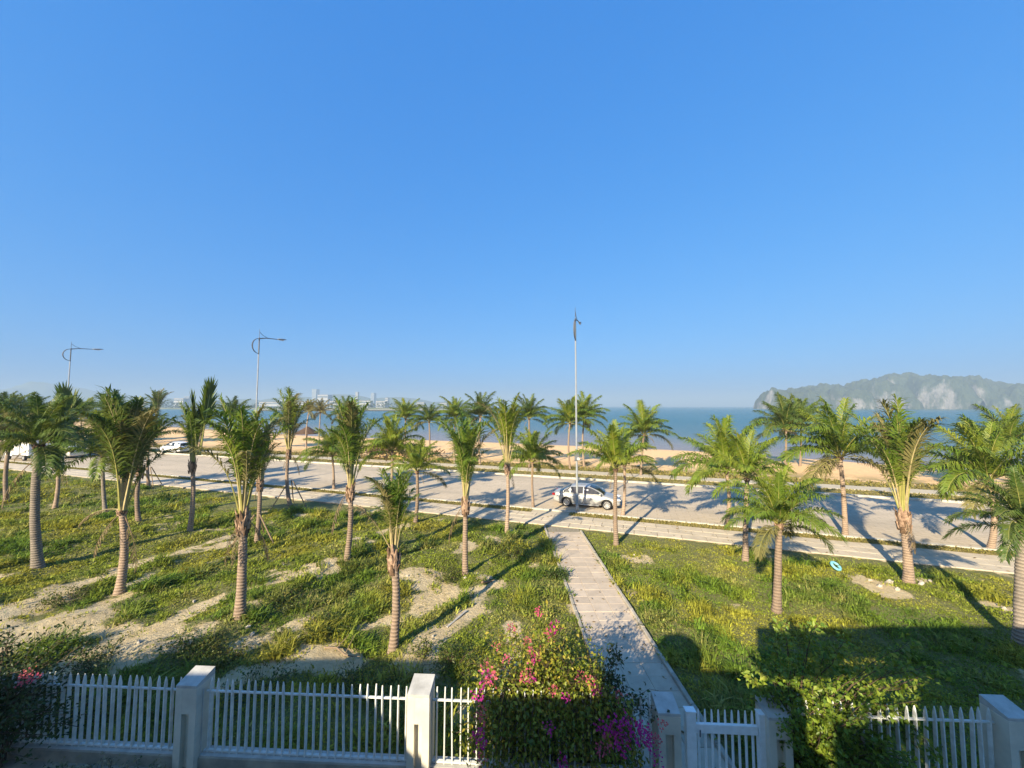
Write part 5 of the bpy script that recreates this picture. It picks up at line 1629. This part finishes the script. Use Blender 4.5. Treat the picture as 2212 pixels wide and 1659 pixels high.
for (ua, va), (ub, vb) in SH:
    for rep_ in range(3):
        ya, yb = 7.2 + random.uniform(-.1, .4), 7.2 + random.uniform(-.45, .5)
        a = at_depth(ua + random.uniform(-15, 15), va, ya); b_ = at_depth(ub + random.uniform(-12, 12), vb + random.uniform(-10, 10), yb)
        arcs.append(arc_pts(a, b_, (0, -0.05, random.uniform(.12, .3)), 8, 0.03))
for k in range(150):
    x1 = random.uniform(4.6, 7.0)
    zt = np.interp(x1, [4.4, 4.8, 5.4, 6.2, 6.8, 7.3], [1.3, 1.9, 2.25, 1.95, 1.2, 0.5])
    arcs.append(arc_pts((random.uniform(4.9, 6.2), fy(5.5) + 0.2, 0.1), (x1, fy(x1) + random.uniform(-.55, .35), zt * random.uniform(.25, 1)), (0, -.1, .3), 6))
CG, CY_ = np.array((0.09, 0.165, 0.02)), np.array((0.23, 0.29, 0.03))
LP = stems_and_leaves(cr, arcs, 60, 0.095, [CG, CY_], spread=0.065, r0=0.010)
# the largest leaves along the outer shoots, one object each
lm_ = []
for k in range(4):
    V, Fc, C = leaves(np.zeros((1, 3)), np.array([[1.0, 0.0, 0.0]]), np.array([0.105]), np.tile([[0.22, 0.245, 0.032]], (1, 1)) * (0.75 + 0.18 * k), 0.6, 0.5)
    lm_.append(np_mesh('leaf', V, Fc, [MT['leaf_attr']], C))
cnt = 0
for arc in arcs[:63]:
    for k in range(4):
        t = random.uniform(0.45, 1.0) * (len(arc) - 1)
        i = min(int(t), len(arc) - 2)
        p = arc[i].lerp(arc[i + 1], t - i) + Vector((random.uniform(-.04, .04), -0.03, random.uniform(-.02, .05)))
        s = random.uniform(0.8, 1.3)
        link('leaf', random.choice(lm_), cr, p, (random.uniform(-.9, .9), random.uniform(-.5, .8), random.uniform(0, 6.28)), (s, s, s))
        cnt += 1

# dark shrub at the bottom left corner
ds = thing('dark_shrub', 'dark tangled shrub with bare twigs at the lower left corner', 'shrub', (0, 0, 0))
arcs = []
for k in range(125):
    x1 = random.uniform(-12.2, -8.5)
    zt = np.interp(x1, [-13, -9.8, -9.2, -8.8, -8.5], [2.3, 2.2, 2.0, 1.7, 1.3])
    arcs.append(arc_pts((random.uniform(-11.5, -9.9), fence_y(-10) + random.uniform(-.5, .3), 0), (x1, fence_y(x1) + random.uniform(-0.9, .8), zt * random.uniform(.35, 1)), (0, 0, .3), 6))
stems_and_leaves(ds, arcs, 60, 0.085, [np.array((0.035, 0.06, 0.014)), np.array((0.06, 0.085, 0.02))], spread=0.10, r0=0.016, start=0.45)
for k, (u, v) in enumerate(((60, 1452), (75, 1462), (48, 1470))):
    p = at_depth(u, v, 7.4)
    o = link('flower_cluster', CL['coral'][k % 3], ds, p, (k, k * 2, 0), (.8, .8, .8))
    o['kind'] = 'stuff'
    o['label'] = 'few faded pink blossoms'
# low plants at the foot of the wall, yard side
yp = thing('flowering_plant', 'low pale flowered plants at the foot of the leftmost wall', 'plant', (0, 0, 0))
arcs = [arc_pts((x, fence_y(x) - .35, 0), (x + random.uniform(-.15, .15), fence_y(x) - random.uniform(.25, .6), random.uniform(.1, .32)), (0, 0, .03), 4, .02) for x in np.random.default_rng(2).uniform(-8.9, -6.4, 40)]
stems_and_leaves(yp, arcs, 14, 0.06, [np.array((0.05, 0.08, 0.02)), np.array((0.4, 0.36, 0.25))], spread=0.05, r0=0.005)

# bushy weeds behind the fence on the left lawn
def weed(u, v, wid, hgt, label, c0, c1, n=26, ln=26):
    b = at(u, v)
    t = thing('weed_bush', label, 'bush', b)
    arcs = []
    for k in range(n):
        a = random.uniform(0, 6.28); r_ = wid * math.sqrt(random.random())
        arcs.append(arc_pts((r_ * .3 * math.cos(a), r_ * .3 * math.sin(a), -.05), (r_ * math.cos(a), r_ * math.sin(a), hgt * random.uniform(.4, 1) * (1 - .4 * r_ / wid)), (0, 0, .12), 5, .03))
    stems_and_leaves(t, arcs, ln, 0.07, [np.array(c0), np.array(c1)], spread=0.07, r0=0.007)
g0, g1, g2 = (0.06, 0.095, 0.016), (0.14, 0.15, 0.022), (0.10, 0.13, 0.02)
weed(150, 1302, 0.9, 0.55, 'rounded green weed bush left of the bushy brush palm', g0, g1)
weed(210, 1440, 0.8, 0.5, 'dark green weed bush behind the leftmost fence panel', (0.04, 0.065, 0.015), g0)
weed(420, 1408, 0.9, 0.5, 'green weed bush behind the left pillar', g0, g2)
weed(480, 1430, 0.8, 0.5, 'yellow green weed bush just right of the left pillar', g2, g1)
weed(705, 1360, 1.0, 0.4, 'low weed bush left of the small front palm', g0, g2)
weed(910, 1420, 0.4, 0.55, 'upright tuft right of the small front palm', g2, g1, 18, 20)
weed(980, 1440, 0.9, 0.6, 'weed bush right behind the sunlit pillar', g0, g2)
weed(960, 1250, 0.8, 0.35, 'bright weed bush left of the thin stalked palm', g2, g1)
weed(640, 1300, 1.1, 0.4, 'weed bush on the middle of the left lawn', g0, g1)
weed(1110, 1200, 0.9, 0.4, 'weed bush beside the top of the walkway', g0, g2)
weed(1205, 1250, 0.6, 0.4, 'weed bush leaning on the left edge of the walkway', g0, g0)
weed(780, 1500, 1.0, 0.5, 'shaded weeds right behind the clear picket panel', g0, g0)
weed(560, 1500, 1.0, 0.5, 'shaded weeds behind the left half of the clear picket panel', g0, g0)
weed(1262, 1003, 0.9, 0.5, 'dark bush at the foot of the palm right of the tall mast', (0.04, 0.06, 0.015), g0, 20, 30)
weed(1400, 1012, 1.2, 0.5, 'low bush beside the palms across the road, right of the mast', (0.06, 0.075, 0.018), g2, 20, 30)

# trees of the far shore: a hazy belt nobody could count
n = 5200
xx = rng.uniform(-2400, -110, n)
yy = 1085 + 60 * np.sin(xx / 310) + 0.05 * xx + 14 + rng.uniform(0, 60, n)
hmax = 2.0 + 15 * sstep(0.42, 0.7, fbm(xx / 45, yy * 0 + 3, 12, 3)) 
P = np.stack([xx, yy, SEA_Z + 1.5 + hmax * rng.random(n) ** 0.7], 1)
D = rng.normal(size=(n, 3)) + np.array((0, 0, .4))
V, Fc, C = leaves(P, D, rng.uniform(3, 6.5, n), np.array((0.05, 0.07, 0.03)) * rng.uniform(.6, 1.4, (n, 1)), .9)
tag(link('far_trees', np_mesh('far_trees', V, Fc, [MT['leaf_attr']], C)), 'hazy belt of trees on the far shore', kind='stuff')
n = 1500
P = np.stack([np.full(n, -15.5) + rng.normal(0, 3.0, n), 49.5 + rng.normal(0, 1.3, n), np.zeros(n)], 1)
P[:, 2] = beach_z(P[:, 0], P[:, 1]) + rng.uniform(0, .4, n)
V, Fc, C = leaves(P, rng.normal(size=(n, 3)) + np.array((0, 0, .6)), rng.uniform(.3, .9, n), np.array((0.22, 0.15, 0.09)) * rng.uniform(.5, 1.3, (n, 1)), .12)
tag(link('dry_brush', np_mesh('dry_brush', V, Fc, [MT['grass_attr']], C)), 'dry twigs on the heap of dug sand at the beach', kind='stuff')

n = 520
sx = np.concatenate([rng.uniform(-20, 40, 260), rng.uniform(-20, 60, 160)])
pp = np.concatenate([rng.uniform(P_LAWN + .05, P_WALK - .05, 260), P_KERB + 0.15 + rng.random(160) ** 3 * 6])
X, Y = RD[0] * sx + RN[0] * pp, RD[1] * sx + RN[1] * pp
Zl = np.where(pp < P_WALK, 0.066, -0.008)
yw = rng.uniform(7.4, 21, 100); xw = walk_x(yw) + rng.choice([-1, 1], 100) * (0.85 - 0.7 * rng.random(100) ** 2)
P = np.concatenate([np.stack([X, Y, Zl], 1), np.stack([xw, yw, np.full(100, .048)], 1)])
D = rng.normal(size=(len(P), 3)) * np.array((1, 1, .06))
V, Fc, C = leaves(P, D, rng.uniform(.06, .17, len(P)), np.array((0.22, 0.15, 0.07)) * rng.uniform(.5, 1.4, (len(P), 1)), .4, -.15)
tag(link('fallen_leaves', np_mesh('fallen_leaves', V, Fc, [MT['grass_attr']], C)), 'dry fallen leaves on the walkway, pavement and road edge', kind='stuff')

# ------------------------------------------------------------------ haze
HZ = 1
if HZ:
    m = bpy.data.materials.new('haze'); m.use_nodes = True
    nt = m.node_tree; nt.nodes.clear()
    out = nt.nodes.new('ShaderNodeOutputMaterial'); vol = nt.nodes.new('ShaderNodeVolumePrincipled')
    vol.inputs['Color'].default_value = (0.46, 0.62, 0.78, 1)
    vol.inputs['Density'].default_value = 0.00042
    vol.inputs['Anisotropy'].default_value = 0.0
    nt.links.new(vol.outputs[0], out.inputs['Volume'])
    hz = MB().box((-500, 4700, 83), (20500, 10400, 176)).build('haze', m)
    tag(hz, 'thin blue sea haze', kind='stuff')
